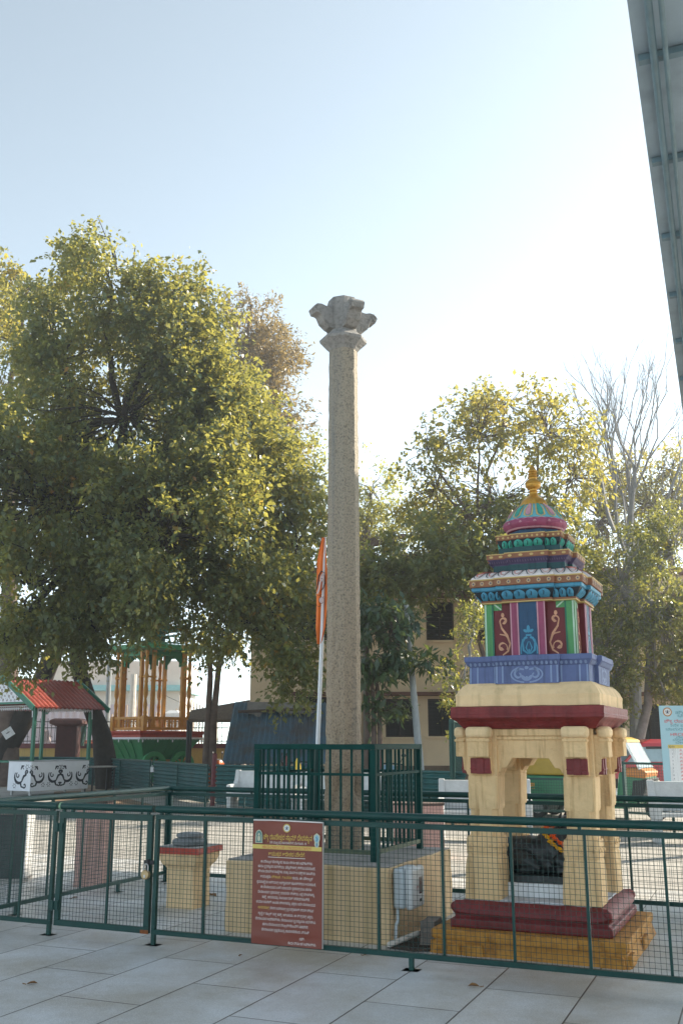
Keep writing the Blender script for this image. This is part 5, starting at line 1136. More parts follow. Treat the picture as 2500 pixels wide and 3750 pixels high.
# wall as a grid of boxes with real openings
def wall_with_holes(b, X0, X1, Z0, Z1, holes, y0, y1):
    xs = sorted({X0, X1} | {h[0] for h in holes} | {h[1] for h in holes}); zs = sorted({Z0, Z1} | {h[2] for h in holes} | {h[3] for h in holes})
    for i in range(len(zs) - 1):
        zc = (zs[i] + zs[i + 1]) / 2; run = None
        for j in range(len(xs) - 1):
            xc = (xs[j] + xs[j + 1]) / 2; hole = any(h[0] < xc < h[1] and h[2] < zc < h[3] for h in holes)
            if not hole and run is None: run = xs[j]
            if hole and run is not None: b.box(run, xs[j], y0, y1, zs[i], zs[i + 1]); run = None
        if run is not None: b.box(run, X1, y0, y1, zs[i], zs[i + 1])
b = MB(); wall_with_holes(b, x0, x1, 0, TOP, rects, 0, .25); b.box(x0, x0 + .25, .25, 9, 0, TOP); b.box(x1 - .25, x1, .25, 9, 0, TOP); b.build('wall', BW_, bd)
b = MB(); b.box(x0 - .15, x1 + .15, -.15, 9.1, TOP, TOP + .25); b.build('roof_slab', BR, bd)
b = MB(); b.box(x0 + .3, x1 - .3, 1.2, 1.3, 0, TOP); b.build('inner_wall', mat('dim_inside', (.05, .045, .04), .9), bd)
for a, b_, c, d in rects:
    m_ = MB(); w = .05
    m_.box(a, a + w, .06, .14, c, d); m_.box(b_ - w, b_, .06, .14, c, d); m_.box(a + w, b_ - w, .06, .14, c, c + w); m_.box(a + w, b_ - w, .06, .14, d - w, d); m_.box((a + b_) / 2 - .025, (a + b_) / 2 + .025, .06, .14, c + w, d - w)
    o = m_.build('window', mat('window_brown', (.05, .035, .03), .6), bd)
    m_ = MB(); n = 9
    for i in range(n): z = c + w + (d - c - 2 * w) * (i + .5) / n; m_.bar((a + w, .12, z), (b_ - w, .12, z), .09, .012)
    for i in range(1, 6): x = a + (b_ - a) * i / 6; m_.box(x - .008, x + .008, .04, .055, c, d)
    m_.box(a + w, b_ - w, .16, .17, c + w, d - w); m_.build('shutter', SHUT, o)
    m_ = MB(); m_.box(a - .06, b_ + .06, -.07, -.002, c - .07, c - .003); m_.build('sill', BW_, o)
for xa, xb, y in ((1375, 2000, 2543), (2000, 2600, 2543), (1068, 1205, 2543), (1400, 2000, 2185), (2000, 2600, 2185)): b = MB(); b.box(wx(xa), wx(xb), -.55, -.003, wz(y + 6), wz(y - 6)); b.build('sunshade', BR, bd)
PIPE = mat('grey_pipe', (.22, .20, .18), .6)
for xx in (1335, 1348): b = MB(); b.tube([(wx(xx), -.12, .6), (wx(xx), -.12, TOP - .3)], .05, 8); b.build('drain_pipe', PIPE, bd)
b = MB(); b.box(x0, x1, -.35, -.002, 0, .75); b.build('plinth_band', mat('damp_band', (.20, .15, .11), .9, .35, 1.5), bd)
# ------------------------------------------------------------------ blue sheet lean-to
BLUS = mat('blue_sheet', (.06, .135, .20), .5, .25, 1.2, col2=(.075, .08, .09), col2w=.45)
p0, p1 = at(812, 2800, 28.6), at(1215, 2800, 28.6); q0, q1 = at(858, 2573, 31.2), at(1215, 2576, 31.2)
lt = thing('sheet_lean_to', 'sloping shelter of dark blue ribbed sheets behind the benches', 'shelter', (0, 0, 0))
b = MB(); n = 21 * 8; vs = []
for i in range(n + 1):
    f = i / n; h = .05 if (i % 8) in (3, 4) else 0.0
    for pa, pb in ((p0, p1), (q0, q1)): c = pa.lerp(pb, f); vs.append((c.x, c.y - h, c.z + h * .5))
b.add(vs, [(2 * i, 2 * i + 2, 2 * i + 3, 2 * i + 1) for i in range(n)]); b.add([(x, y + .02, z - .01) for x, y, z in vs], [(2 * i, 2 * i + 1, 2 * i + 3, 2 * i + 2) for i in range(n)]); b.build('ribbed_sheet', BLUS, lt)
b = MB(); g0, g1 = at(908, 2575, 31.05), at(1150, 2578, 31.05); vs = []; n = 24
for i in range(n + 1):
    c = g0.lerp(g1, i / n); dr = (.28 + .06 * math.sin(i * 1.7) + (.15 if 1 < i < 6 else 0) * math.sin((i - 1) / 5 * 3.14))
    vs += [(c.x, c.y - .10, c.z + .03), (c.x, c.y - .12 - dr * .5, c.z - dr * .55), (c.x, c.y - .14 - dr * .9 - .05, c.z - dr)]
b.add(vs, [(3 * i + j, 3 * i + 3 + j, 3 * i + 4 + j, 3 * i + 1 + j) for i in range(n) for j in range(2)]); b.build('grey_tarpaulin', mat('tarpaulin', (.20, .19, .185), .8, .2, 6), lt, True)
b = MB(); b.tube([at(872, 2607, 30.6), at(1160, 2596, 30.6)], .045, 8); b.build('pole', mat('dark_wood', (.07, .05, .04), .8), lt)
for c in (p0, p1, q0, q1): b = MB(); b.tube([(c.x, c.y + .06, 0), (c.x, c.y + .06, c.z - .05)], .05, 8); b.build('post', DKGREY, lt)
# shed roof left of it
ts = thing('bamboo_shelter', 'low bamboo roofed shelter behind the slim tree', 'shelter', (0, 0, 0)); b = MB(); c0, c1 = at(690, 2638, 36), at(915, 2640, 36); d0, d1 = at(700, 2608, 38.5), at(915, 2570, 38.5)
for i in range(16):
    f = i / 15; b.tube([c0.lerp(d0, f), c1.lerp(d1, f)], .07, 6)
b.build('bamboo_roof', mat('old_bamboo', (.13, .10, .075), .85, .3, 8), ts)
for c in (c0, c1, d0, d1): b = MB(); b.tube([(c.x, c.y, 0), c], .06, 8); b.build('post', DKGREY, ts)
# ------------------------------------------------------------------ low yellow wall with iron railing, far left
YI = 44.0; w0, w1 = at(-60, 2700, YI).x, at(835, 2700, YI).x
yw = thing('boundary_wall', 'low yellow wall with a maroon coping under the black iron railing', 'wall', (0, YI, 0)); YWM = mat('yellow_wall', (.42, .30, .10), .85, .2, 1.5, streak=(.22, .17, .08))
b = MB(); b.box(w0, w1, 0, .3, 0, 1.25); b.build('body', YWM, yw); b = MB(); b.box(w0, w1, -.06, .36, 1.25, 1.45); b.build('coping', MPOST, yw)
ir = thing('iron_railing', 'black scrolled iron railing standing on the low yellow wall', 'railing', (0, YI, 0)); IRON = mat('black_iron', (.015, .014, .014), .5)
b = MB()
for z in (1.55, 2.12, 2.38): b.box(w0, w1, .13, .17, z - .02, z + .02)
b.build('rails', IRON, ir)
b = MB(); n = int((w1 - w0) / .17); f = plane((0, .125, 0), (1, 0, 0), (0, 0, 1))
for i in range(n):
    x = w0 + i * .17; b.box(x - .012, x + .012, .138, .162, 1.45, 2.40 + (.12 if i % 2 == 0 else 0))
    if i % 2: b.ribbon(spiral(x, 2.25, .07, .05, 0, 360, 10), .018, f, 0); b.ribbon(arc(x, 1.70, .07, 0, 180, 8), .018, f, 0)
o = b.build('bars', IRON, ir); o['kind'] = 'stuff'
mp_ = thing('maroon_pillar', 'stout maroon masonry pillar with an overhanging cap behind the stall', 'pillar', xy(238, 41.5)); 
b = MB(); b.box(-.42, .42, -.35, .35, 0, 2.15); b.build('shaft', mat('dark_maroon', (.06, .018, .014), .8, .25), mp_); b = MB(); b.loft([[(x * w, y * w * .85, z) for x, y in ((-1, -1), (1, -1), (1, 1), (-1, 1))] for w, z in ((.45, 2.15), (.66, 2.25), (.66, 2.38), (.5, 2.46))]); b.build('cap', mat('cap_maroon', (.11, .045, .035), .8, .2), mp_)
def cloth(name, label, x, y0, y1, Y, w, col, pts=None):
    a, c = at(x, y0, Y), at(x, y1, Y); b = MB(); n, m_ = 12, 14; vs = []
    for j in range(m_ + 1):
        for i in range(n + 1):
            g = j / m_; ww = w * (1 - .35 * g) if pts is None else w * np.interp(g, *pts); s = i / n - .5
            vs.append((a.x + s * ww, a.y + .05 * math.sin(i * 1.9 + j * .3), a.z + (c.z - a.z) * g - .05 * math.cos(s * 3) * (1 - g)))
    q = [(j * (n + 1) + i, j * (n + 1) + i + 1, (j + 1) * (n + 1) + i + 1, (j + 1) * (n + 1) + i) for j in range(m_) for i in range(n)]
    b.add(vs, q); b.add([(p[0], p[1] + .012, p[2]) for p in vs], [k[::-1] for k in q]); tag(b.build(name, mat('cloth_' + name, col, .9, .2, 4), None, True), label, 'cloth' if 'bag' not in name else 'bag')
cloth('hanging_cloth', 'dull green garment hung over the iron railing behind the stall', 292, 2640, 2732, 43.6, .72, (.10, .17, .14)); cloth('plastic_bag', 'pale printed bag hung on the railing inside the stall outline', 168, 2672, 2722, 43.4, .5, (.50, .42, .42), ([0, .4, 1], [.5, .8, 1.0]))
# ------------------------------------------------------------------ far buildings and gates, left
b = MB(); fb = thing('white_house', 'white house with a pale blue fascia glimpsed far behind the chariot', 'building', (at(480, 2700, 75).x, 75, 0))
b.box(-6, 3.5, 0, 8, 0, 5.2); b.build('wall', mat('white_wall', (.62, .60, .57), .8, .1, .4), fb); b = MB(); b.box(-6.4, 3.9, -1.2, 8.2, 5.2, 5.6); b.build('fascia', mat('turq_fascia', (.25, .48, .50), .6, .1), fb); b = MB(); b.box(-6.2, 3.7, -.8, 8, 5.6, 7.4); b.build('upper_storey', mat('cream_wall', (.62, .55, .48), .8, .1, .4), fb)
for x in (-4, -1, 1.6): b = MB(); b.box(x, x + 1.2, -.05, -.002, 1.2, 3.0); b.build('window', SHUT, fb)
fs = thing('sheet_screen', 'tall pale lilac corrugated screen beyond the iron railing at far left', 'fence', (at(-200, 2700, 60).x, 60, 0)); b = MB(); n = 240; vs = []
for i in range(n + 1): x = 12.6 * i / n; y = .06 * math.sin(i * .785); vs += [(x, y, 0), (x, y, 3.7)]
b.add(vs, [(2 * i, 2 * i + 2, 2 * i + 3, 2 * i + 1) for i in range(n)]); b.build('sheet', mat('lilac_sheet', (.52, .47, .52), .6, .1, .6), fs)
fg = thing('palisade_gate', 'cream palisade gate with a peaked top glimpsed behind the chariot', 'gate', (at(395, 2700, 55).x, 55, 0)); PAL = mat('palisade_cream', (.58, .46, .33), .7)
b = MB()
for i in range(38): x = i * .16; b.box(x - .03, x + .03, 0, .05, .1, 2.9 + .9 * (1 - abs((i % 19) - 9) / 9))
for z in (.5, 1.6, 2.6): b.box(0, 6.0, .05, .09, z, z + .1)
b.build('pales', PAL, fg)
pc = thing('gate_pillar', 'white gate pillar with a moulded cap seen through the chariot columns', 'pillar', (at(632, 2700, 52).x, 52, 0)); b = MB(); b.box(-.35, .35, -.35, .35, 0, 2.6); b.build('shaft', WHITE, pc); b = MB(); b.box(-.5, .5, -.5, .5, 2.6, 2.72); b.loft([[(x * w, y * w, z) for x, y in ((-1, -1), (1, -1), (1, 1), (-1, 1))] for w, z in ((.45, 2.72), (.4, 2.95), (.2, 3.1))]); b.build('cap', WHITE, pc)
b = MB(); c0, c1 = at(388, 2790, 46), at(402, 2400, 46); b.tube([(c0.x, 46, 0), (c1.x, 46, c1.z)], .11, 8); tag(b.build('steel_pole', mat('pole_grey', (.25, .27, .28), .5), None, True), 'grey steel pole between the leaning trunk and the chariot', 'pole')
b = MB(); c1 = at(490, 2470, 50); b.tube([(c1.x, 50, 0), (c1.x, 50, c1.z)], [.2, .15], 8); tag(b.build('concrete_pole', mat('pole_white', (.55, .53, .5), .8), None, True), 'pale concrete pole seen through the chariot columns', 'pole')
b = MB(); c0, c1 = at(1537, 2800, 25.6), at(1486, 2215, 26.3); b.tube([(c0.x + .05, 25.6, 0), c0, c1], [.105, .10, .065], 10); tag(b.build('leaning_pole', mat('pole_concrete', (.27, .29, .30), .8, .15, 3, .2, 20), None, True), 'leaning grey concrete pole in front of the cream building', 'pole')
def wirething(label, pts): b = MB(); b.tube(pts, .012, 5); tag(b.build('cable', DKGREY), label, 'cable')
a_, b_ = at(600, 2545, 47), at(1080, 2600, 33); wirething('thin cable sagging from the chariot side towards the cream building', [a_.lerp(b_, i / 10) - Vector((0, 0, .5 * math.sin(i / 10 * math.pi))) for i in range(11)])
# ------------------------------------------------------------------ trees
rng = np.random.default_rng(11)
def leaf_mesh(name, C, D, size, m, parent, tint, wid=.55, droop=.5, sv=.42):
    # C centres (N,3), D preferred outward directions
    n = len(C); d = rng.normal(size=(n, 3)) * .8 + D * .6; d[:, 2] -= droop; d /= np.linalg.norm(d, axis=1)[:, None]
    up = rng.normal(size=(n, 3)) * .55; up[:, 2] += .9; s = np.cross(d, up); s /= np.linalg.norm(s, axis=1)[:, None] + 1e-9; nn = np.cross(s, d)
    Ls = size * (1 + sv * rng.normal(size=n)).clip(.45, 1.8)[:, None]; Wd = Ls * wid * .5
    P = np.stack([C, C + d * Ls * .42 + s * Wd + nn * Wd * .25, C + d * Ls, C + d * Ls * .42 - s * Wd + nn * Wd * .25], 1).reshape(-1, 3).astype(np.float32)
    me = bpy.data.meshes.new(name); me.vertices.add(n * 4); me.vertices.foreach_set('co', P.ravel()); me.loops.add(n * 4); me.polygons.add(n)
    me.loops.foreach_set('vertex_index', np.arange(n * 4, dtype=np.int32)); me.polygons.foreach_set('loop_start', np.arange(0, n * 4, 4, dtype=np.int32))
    me.update(calc_edges=True); at_ = me.attributes.new('tint', 'FLOAT', 'FACE'); at_.data.foreach_set('value', tint.astype(np.float32)); me.materials.append(m)
    o = bpy.data.objects.new(name, me); COL.objects.link(o); o.parent = parent; return o
def ell(x, y, rx, ry, Y, ryd):
    c = at(x, y, Y); k = Y / CF * 1.0; return (c, rx * k, ryd, ry * k)
BARK = mat('dark_bark', (.030, .024, .020), .9, .35, 6, .9, 22); BARKG = mat('grey_bark', (.21, .20, .19), .8, .25, 5, .5, 18); BARKB = mat('brown_bark', (.12, .085, .07), .85, .3, 5, .6, 20)
def wander(a, b_, r0, r1, n=7, amp=.12, seed=0):
    rn = random.Random(seed); a, b_ = Vector(a), Vector(b_); ln = (b_ - a).length; off = Vector((0, 0, 0)); pts = []; rr = []
    for i in range(n + 1):
        f = i / n; off = off * .7 + Vector((rn.gauss(0, 1), rn.gauss(0, 1), rn.gauss(0, .6))) * ln * amp * .25
        pts.append(a.lerp(b_, f) + off * math.sin(f * math.pi) + Vector((0, 0, ln * .06 * math.sin(f * math.pi)))); rr.append(r0 + (r1 - r0) * f)
    return pts, rr
def tree(name, label, trunk, tr, lobes, nclump, nleaf, size, lm, bark, clump=.42, wid=.55, droop=.5, flat=.75, shell=.5, twigs=.35, group='trees round the courtyard', cat='tree', tipamp=0.0, tintp=None, limbr=.5, clumpz=0, spread=1.0, branchlobes=True, boughs=11, bspread=.26):
    t = thing(name, label, cat, (0, 0, 0), 0, group); b = MB()
    if isinstance(trunk[0], (list, tuple)) and not isinstance(trunk[0][0], (int, float)): trunks = trunk
    else: trunks = [trunk]
    trunks = [[Vector(p) for p in tk] for tk in trunks]
    for tk in trunks: b.tube(tk, [tr * (1.25 if i == 0 else 1 - .5 * i / max(1, len(tk) - 1)) for i in range(len(tk))], 10)
    tops = [tk[-1] for tk in trunks]; vol = [l[1] * l[3] for l in lobes]; tv = sum(vol); CC = []; DD = []; TT = []; seed = 0
    for li, (c, rx, ry, rz) in enumerate(lobes):
        src = min(tops, key=lambda p: (p - c).length); seed += 1
        if branchlobes:
            pts, rr = wander(src, c, tr * limbr, tr * .12, 7, .16, seed + li * 7); b.tube(pts, rr, 7)
        k = max(3, int(nclump * vol[li] / tv)); nb = max(3, min(int(k / 5) + 1, boughs)); A3 = np.array([rx, ry, rz])
        bq = rng.normal(size=(nb, 3)); bq /= np.linalg.norm(bq, axis=1)[:, None]; bq *= (rng.uniform(.35, .98, nb) ** shell)[:, None]
        w_ = rng.integers(0, nb, k); q = bq[w_] + rng.normal(size=(k, 3)) * bspread; lim = np.linalg.norm(q, axis=1)[:, None]; q = np.where(lim > 1.12, q / lim * 1.12, q)
        cen = np.array(c) + q * A3; bt_ = rng.beta(2, 2.6, nb)
        for j in range(k):
            m_ = max(2, int(nleaf / 11)); n = m_ * 11; o0 = q[j] * .7; tw_ = rng.normal(size=(m_, 3)) * .65 + o0; tw_[:, 2] -= .12; tw_ /= np.linalg.norm(tw_, axis=1)[:, None]
            ln = clump * rng.uniform(.7, 1.7, m_); tt_ = rng.uniform(.15, 1.05, (m_, 11)); z = tw_[:, None, :] * (ln[:, None] * tt_)[:, :, None]; z[:, :, 2] -= .28 * ln[:, None] * tt_ ** 2
            z = z.reshape(-1, 3) + rng.normal(size=(n, 3)) * size * .42; CC.append(cen[j] + z); DD.append(np.repeat(tw_, 11, axis=0) * .9 + o0 * .3)
            base = np.clip(.65 * bt_[w_[j]] + .35 * rng.random(), 0, 1); TT.append(np.clip(base + rng.normal(size=n) * .14, 0, 1))
            if rng.random() < twigs:
                e = Vector(cen[j]); pts, rr = wander(Vector(c).lerp(e, .12), e, tr * .10, .010, 5, .2, seed * 100 + j); b.tube(pts, rr, 5)
    b.build('trunk', bark, t, True)
    C = np.concatenate(CC); D = np.concatenate(DD); T = np.concatenate(TT)
    leaf_mesh('crown', C, D, size, lm, t, T, wid, droop); return t
FICUS = leafmat('leaf_ficus', [(0, (.030, .068, .044)), (.5, (.056, .105, .058)), (.78, (.11, .15, .05)), (.93, (.28, .22, .04)), (1, (.32, .15, .04))], .48, (.80, .68, .10))
PALEL = leafmat('leaf_pale', [(0, (.08, .12, .04)), (.5, (.12, .16, .05)), (1, (.26, .22, .05))], .55, (.75, .68, .12))
DRYL = leafmat('leaf_dry', [(0, (.06, .055, .025)), (.5, (.13, .09, .04)), (1, (.22, .14, .05))], .45, (.55, .40, .12))
YELL = leafmat('leaf_yellowing', [(0, (.05, .09, .045)), (.45, (.09, .13, .05)), (.75, (.20, .18, .04)), (1, (.36, .24, .04))], .55, (.78, .64, .10))
DARKL = leafmat('leaf_dark_glossy', [(0, (.018, .055, .040)), (.6, (.036, .085, .05)), (1, (.075, .12, .045))], .3, (.4, .45, .05))
SMALL = leafmat('leaf_small_green', [(0, (.034, .076, .045)), (.6, (.075, .125, .06)), (.90, (.16, .18, .05)), (1, (.34, .23, .04))], .48, (.74, .66, .10))
Y1 = 27.0
T1L = [ell(460, 1520, 340, 390, Y1, 3.4), ell(250, 1850, 400, 380, Y1 - 1, 3.4), ell(770, 1690, 270, 350, Y1 + .5, 3.0), ell(930, 1950, 215, 330, Y1, 2.8), ell(600, 1950, 380, 270, Y1 - 2, 3.0), ell(120, 2160, 250, 190, Y1 - 2, 2.4), ell(990, 2230, 165, 190, Y1 - 1, 1.8),
       ell(420, 1080, 190, 190, Y1, 2.0), ell(640, 1190, 190, 180, Y1, 2.0), ell(230, 1320, 160, 240, Y1, 2.0), ell(810, 1500, 130, 190, Y1 + 1, 2.0), ell(330, 2270, 200, 80, Y1 - 1.5, 1.6), ell(1085, 2410, 50, 130, Y1 - 1.5, .7), ell(850, 2310, 130, 70, Y1 - 1, 1.0), ell(760, 1340, 150, 170, Y1, 2.0), ell(930, 1570, 130, 170, Y1 + .5, 2.0), ell(20, 2350, 90, 80, Y1 - 2, 1.2), ell(1090, 2000, 70, 160, Y1, 1.0), ell(470, 2215, 55, 70, Y1 - 3, .6), ell(640, 2110, 150, 60, Y1 - 1, .8)]
g1 = gp(395, 2905); tk = [at(400, 2870, 34).xy.to_3d(), at(372, 2690, 34), at(322, 2560, 33.5), at(285, 2440, 32), at(290, 2250, 30), at(380, 2000, Y1 + 1)]
tree('fig_tree', 'huge dense dark green fig tree with yellowing top filling the left side', [tk], .36, T1L, 2500, 99, .122, FICUS, BARK, .60, .60, .55, .55, .45, .16, boughs=9, bspread=.20)
YT = 36; tk = [at(-60, 2860, YT).xy.to_3d(), at(10, 2750, YT), at(80, 2640, YT), at(140, 2530, YT), at(200, 2380, YT - 3), at(250, 2200, Y1 + 3)]
tree('leaning_tree', 'thick dark trunk leaning right behind the stall, under hanging foliage', [tk], .52, [ell(170, 2270, 170, 80, Y1 - .5, 1.5), ell(300, 2230, 130, 90, Y1 - .5, 1.5)], 60, 45, .13, FICUS, BARK, .45, .6, .5)
p = at(30, 2685, YT - .56); b = MB(); b.box(-.18, .18, -.02, .02, -.16, .16); b.box(-.06, .06, -.025, -.0205, 0, .03, 1); tag(b.build('white_tag', [WHITE, DKGREY], None, loc=p, rot=(0, R(-35), R(20))), 'small white plate nailed to the thick leaning trunk', 'plate')
tree('bushy_tree', 'lighter yellowing crown rising behind the fig tree at the far left', [at(40, 2700, 36).xy.to_3d(), at(40, 1600, 36)], .35, [ell(50, 1250, 110, 230, 36, 2.2), ell(110, 1050, 70, 110, 36, 1.2), ell(-60, 1100, 110, 200, 36, 2), ell(90, 1500, 110, 150, 36, 2)], 300, 50, .15, YELL, BARKB, .5, .55, .4, .8, .5, .3)
tk1 = [at(755, 2860, 31).xy.to_3d(), at(758, 2700, 31), at(770, 2480, 31), at(765, 2330, 31)]; tk2 = [at(775, 2860, 31).xy.to_3d(), at(780, 2650, 31), at(800, 2450, 31), at(830, 2330, 31)]
tree('slim_tree', 'slim double stemmed tree between the chariot and the blue sheets', [tk1, tk2], .13, [ell(790, 2330, 80, 60, 30.5, .8), ell(840, 2390, 50, 50, 31, .6)], 40, 45, .12, FICUS, BARKB, .4)
tree('feathery_tree', 'brownish feathery crown rising behind the fig tree and pillar', [at(1000, 2700, 44).xy.to_3d(), at(1000, 1700, 44)], .4, [ell(930, 1220, 130, 110, 44, 2), ell(1000, 1330, 110, 140, 44, 2), ell(1060, 1330, 50, 60, 44, 1), ell(1010, 1600, 130, 200, 44, 2), ell(920, 1120, 40, 45, 44, .8), ell(850, 1180, 60, 60, 44, 1)], 480, 55, .15, DRYL, BARKB, .55, .4, .4, .6, .6, .4)
tree('pale_tree', 'pale sunlit yellow green crown just right of the stone pillar', [at(1330, 2800, 46).xy.to_3d(), at(1340, 2000, 46)], .35, [ell(1360, 1790, 80, 130, 46, 1.8), ell(1340, 2000, 150, 180, 46, 2.4), ell(1430, 1950, 90, 150, 46, 1.5), ell(1560, 1960, 120, 170, 46, 2), ell(1160, 1780, 60, 160, 45, 1.5), ell(1200, 1950, 110, 200, 46, 2), ell(1210, 2200, 120, 120, 44, 2)], 560, 50, .15, PALEL, BARKB, .6, .5, .3, .7, .5, .3)
Y5 = 30.0
tk = [at(1800, 2800, Y5).xy.to_3d(), at(1800, 2400, Y5), at(1790, 2150, Y5), at(1760, 1950, Y5)]; tk2 = [at(1950, 2800, Y5).xy.to_3d(), at(1950, 2300, Y5), at(1930, 2000, Y5)]
T5L = [ell(1750, 1600, 220, 170, Y5, 2.2), ell(2000, 1590, 190, 170, Y5, 2.2), ell(1600, 1790, 130, 150, Y5, 2), ell(1830, 1830, 300, 190, Y5, 2.6), ell(1560, 1650, 90, 90, Y5, 1.2), ell(1860, 1480, 160, 70, Y5, 1.2), ell(2100, 1750, 120, 180, Y5, 2)]
tree('thin_crowned_tree', 'tall thin crowned tree with yellowing leaves behind the shrine finial', [tk, tk2], .13, T5L, 620, 24, .14, YELL, BARKB, .5, .55, .55, .7, .7, .8)
tree('leafy_tree', 'leafy tree with grey green foliage between the pillar and the shrine tower', [at(1780, 2800, 29).xy.to_3d(), at(1770, 2400, 29), at(1700, 2180, 29)], .09, [ell(1500, 2040, 180, 120, 29, 2), ell(1660, 2010, 150, 140, 29, 2), ell(1430, 2110, 130, 80, 28.5, 1.6), ell(1560, 2090, 120, 60, 28.5, 1.4), ell(1800, 2060, 120, 200, 29, 1.8), ell(1960, 2000, 150, 150, 29.5, 1.8), ell(1390, 2060, 90, 90, 29, 1.2)], 620, 33, .14, SMALL, BARKB, .42, .6, .45, .75, .5, .35)
tree('shrubby_tree', 'airy small leaved bush close behind the left edge of the shrine', [at(1735, 2800, 23).xy.to_3d(), at(1735, 2550, 23), at(1720, 2400, 23)], .06, [ell(1725, 2330, 60, 120, 23, .6), ell(1680, 2500, 70, 80, 23, .6), ell(1690, 2620, 50, 60, 22.5, .5), ell(1740, 2200, 40, 80, 23.5, .5)], 95, 33, .075, SMALL, BARKG, .22, .5, .3, .9, .7, .8)
Y6 = 28.5
tk = [at(2350, 2900, Y6).xy.to_3d(), at(2342, 2700, Y6), at(2372, 2580, Y6), at(2378, 2400, Y6), at(2370, 2200, Y6)]
tree('pale_trunked_tree', 'small leaved tree with a smooth pale grey trunk behind the red car', [tk], .17, [ell(2270, 2150, 150, 190, Y6, 1.7), ell(2420, 2250, 140, 200, Y6, 1.7), ell(2200, 2400, 90, 180, Y6 - .5, 1.0), ell(2300, 2430, 110, 110, Y6 - .6, 1.1), ell(2470, 2020, 110, 170, Y6, 1.4), ell(2470, 2470, 80, 110, Y6, 1.0), ell(2160, 2230, 60, 160, Y6 + .5, 1.0), ell(2230, 2560, 50, 80, Y6 - .5, .7), ell(2560, 2300, 100, 250, Y6, 1.4), ell(2440, 2560, 60, 30, Y6 - .5, .6)], 1200, 48, .085, SMALL, BARKG, .30, .55, .35, .8, .5, .5)
tk = [[at(1370, 2850, 26).xy.to_3d(), at(1368, 2600, 26), at(1362, 2500, 26), at(1350, 2420, 26)], [at(1392, 2850, 26).xy.to_3d(), at(1390, 2620, 26), at(1380, 2500, 26), at(1420, 2350, 26)], [at(1345, 2850, 26.3).xy.to_3d(), at(1345, 2450, 26.3), at(1340, 2300, 26.3)]]
tree('broad_leaved_sapling', 'dark broad leaved sapling on thin stems in front of the cream wall', tk, .07, [ell(1400, 2330, 110, 100, 26, 1.2), ell(1370, 2430, 80, 60, 26, 1.0), ell(1490, 2440, 110, 30, 26, .8), ell(1370, 2610, 70, 25, 26, .6), ell(1465, 2590, 70, 25, 26, .5), ell(1590, 2440, 50, 35, 26, .5), ell(1355, 2250, 60, 80, 26, .8), ell(1440, 2250, 70, 60, 26, .9)], 130, 22, .23, DARKL, BARKB, .26, .36, .75, .55, .6, .5)
tree('hazy_tree', 'pale hazy crown behind the bare tree at the far right', [at(2440, 2800, 45).xy.to_3d(), at(2440, 2200, 45)], .3, [ell(2200, 1900, 130, 180, 45, 2.2), ell(2380, 1850, 140, 170, 45, 2.2), ell(2500, 1950, 120, 220, 45, 2.2), ell(2100, 2050, 120, 180, 45, 2), ell(2260, 1740, 90, 90, 45, 1.4), ell(2460, 1720, 80, 110, 45, 1.4)], 760, 32, .16, YELL, BARKB, .6, .5, .3, .7, .6, .6)
# bare tree
bt = thing('bare_tree', 'leafless grey tree with upright bare twigs at the right of the sky', 'tree', (0, 0, 0), 0, 'trees round the courtyard'); YB_ = 33.0
b = MB(); tips = []
def grow(p, d, ln, r, k, seed):
    rn = random.Random(seed); n = 5; pts = [p]; q = Vector(d); c = Vector(p)
    for i in range(n):
        q = (q + Vector((rn.gauss(0, .10), rn.gauss(0, .10), .06 + rn.gauss(0, .05)))).normalized(); c = c + q * ln / n; pts.append(c.copy())
    b.tube(pts, [r * (1 - .45 * i / n) for i in range(n + 1)], 5 if k > 1 else 4)
    if k == 0: return
    for j in range(3 if k > 1 else 4):
        f = rn.uniform(.35, 1) if j else 1.0; i = min(n, int(f * n)); a = rn.uniform(0, 6.28); s = rn.uniform(.28, .6); dd = (q + Vector((math.cos(a) * s, math.sin(a) * s, .15))).normalized()
        grow(pts[i], dd, ln * rn.uniform(.55, .8), r * .52, k - 1, seed * 5 + j + 1)
base = at(2330, 2850, YB_).xy.to_3d()
b.tube([base, at(2320, 2300, YB_), at(2300, 2050, YB_)], [.22, .18, .14], 8)
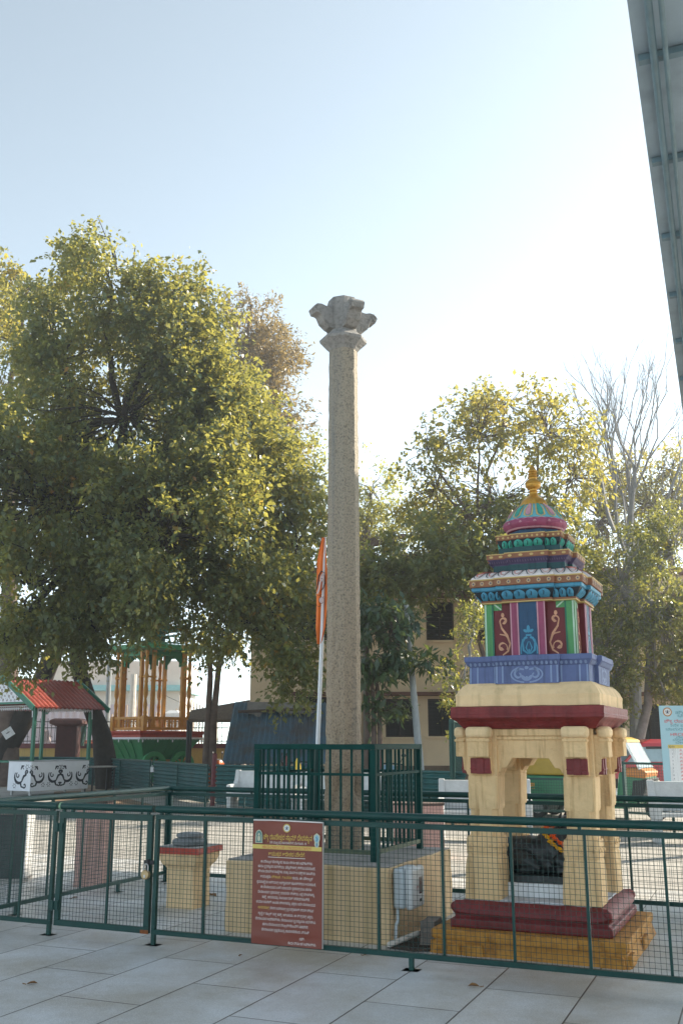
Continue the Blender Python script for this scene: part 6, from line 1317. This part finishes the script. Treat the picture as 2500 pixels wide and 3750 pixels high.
for i, (x, y, x2, y2) in enumerate(((2300, 2050, 2190, 1750), (2300, 2080, 2290, 1750), (2310, 2050, 2380, 1760), (2320, 2150, 2470, 1800), (2310, 2000, 2330, 1700), (2250, 1950, 2140, 1650))):
    p_, q_ = at(x, y, YB_ + (i % 3 - 1) * .5), at(x2, y2, YB_ + (i % 3 - 1) * 1.2); grow(p_, (q_ - p_).normalized(), (q_ - p_).length, .085, 4, i + 3)
b.build('trunk', mat('bare_bark', (.22, .215, .21), .85, .2), bt, True)
# twigs above the fig tree top
tw = bpy.data.objects['fig_tree']; b = MB()
for pts in ([(430, 1000), (420, 920), (385, 860), (357, 790)], [(420, 960), (400, 870), (340, 852)], [(520, 1030), (545, 960), (580, 950)], [(490, 1050), (488, 960), (495, 905)], [(300, 1000), (295, 900), (290, 885)], [(690, 1120), (695, 1030), (680, 1000)]):
    b = MB(); b.tube([at(x, y, Y1) for x, y in pts], [.035, .022, .014, .008][:len(pts)], 5); b.build('twig', BARK, tw)
C = []; 
for x, y, n in ((400, 890, 10), (440, 870, 14), (430, 930, 18), (350, 860, 8), (500, 910, 16), (495, 960, 14), (575, 955, 8), (690, 1010, 16), (300, 890, 10), (380, 960, 16), (540, 1000, 16), (250, 940, 14), (330, 940, 14), (600, 1010, 12)):
    c = np.array(at(x, y, Y1)); C.append(c + rng.normal(size=(n, 3)) * .14)
C = np.concatenate(C); o = leaf_mesh('sprig', C, rng.normal(size=C.shape) * .4, .13, FICUS, tw, rng.random(len(C)) * .6 + .3); o['kind'] = 'stuff'
# ------------------------------------------------------------------ air
hm = bpy.data.materials.new('haze_air'); hm.use_nodes = True; ht = hm.node_tree
for nd in list(ht.nodes):
    if nd.type == 'BSDF_PRINCIPLED': ht.nodes.remove(nd)
pv = ht.nodes.new('ShaderNodeVolumePrincipled'); pv.inputs['Color'].default_value = (.93, .96, 1, 1); pv.inputs['Density'].default_value = .0018; pv.inputs['Anisotropy'].default_value = .72
ht.links.new(pv.outputs[0], ht.nodes['Material Output'].inputs['Volume'])
b = MB(); b.box(-330, 330, -310, 350, -1, 24); hz = b.build('haze', hm); tag(hz, kind='stuff')
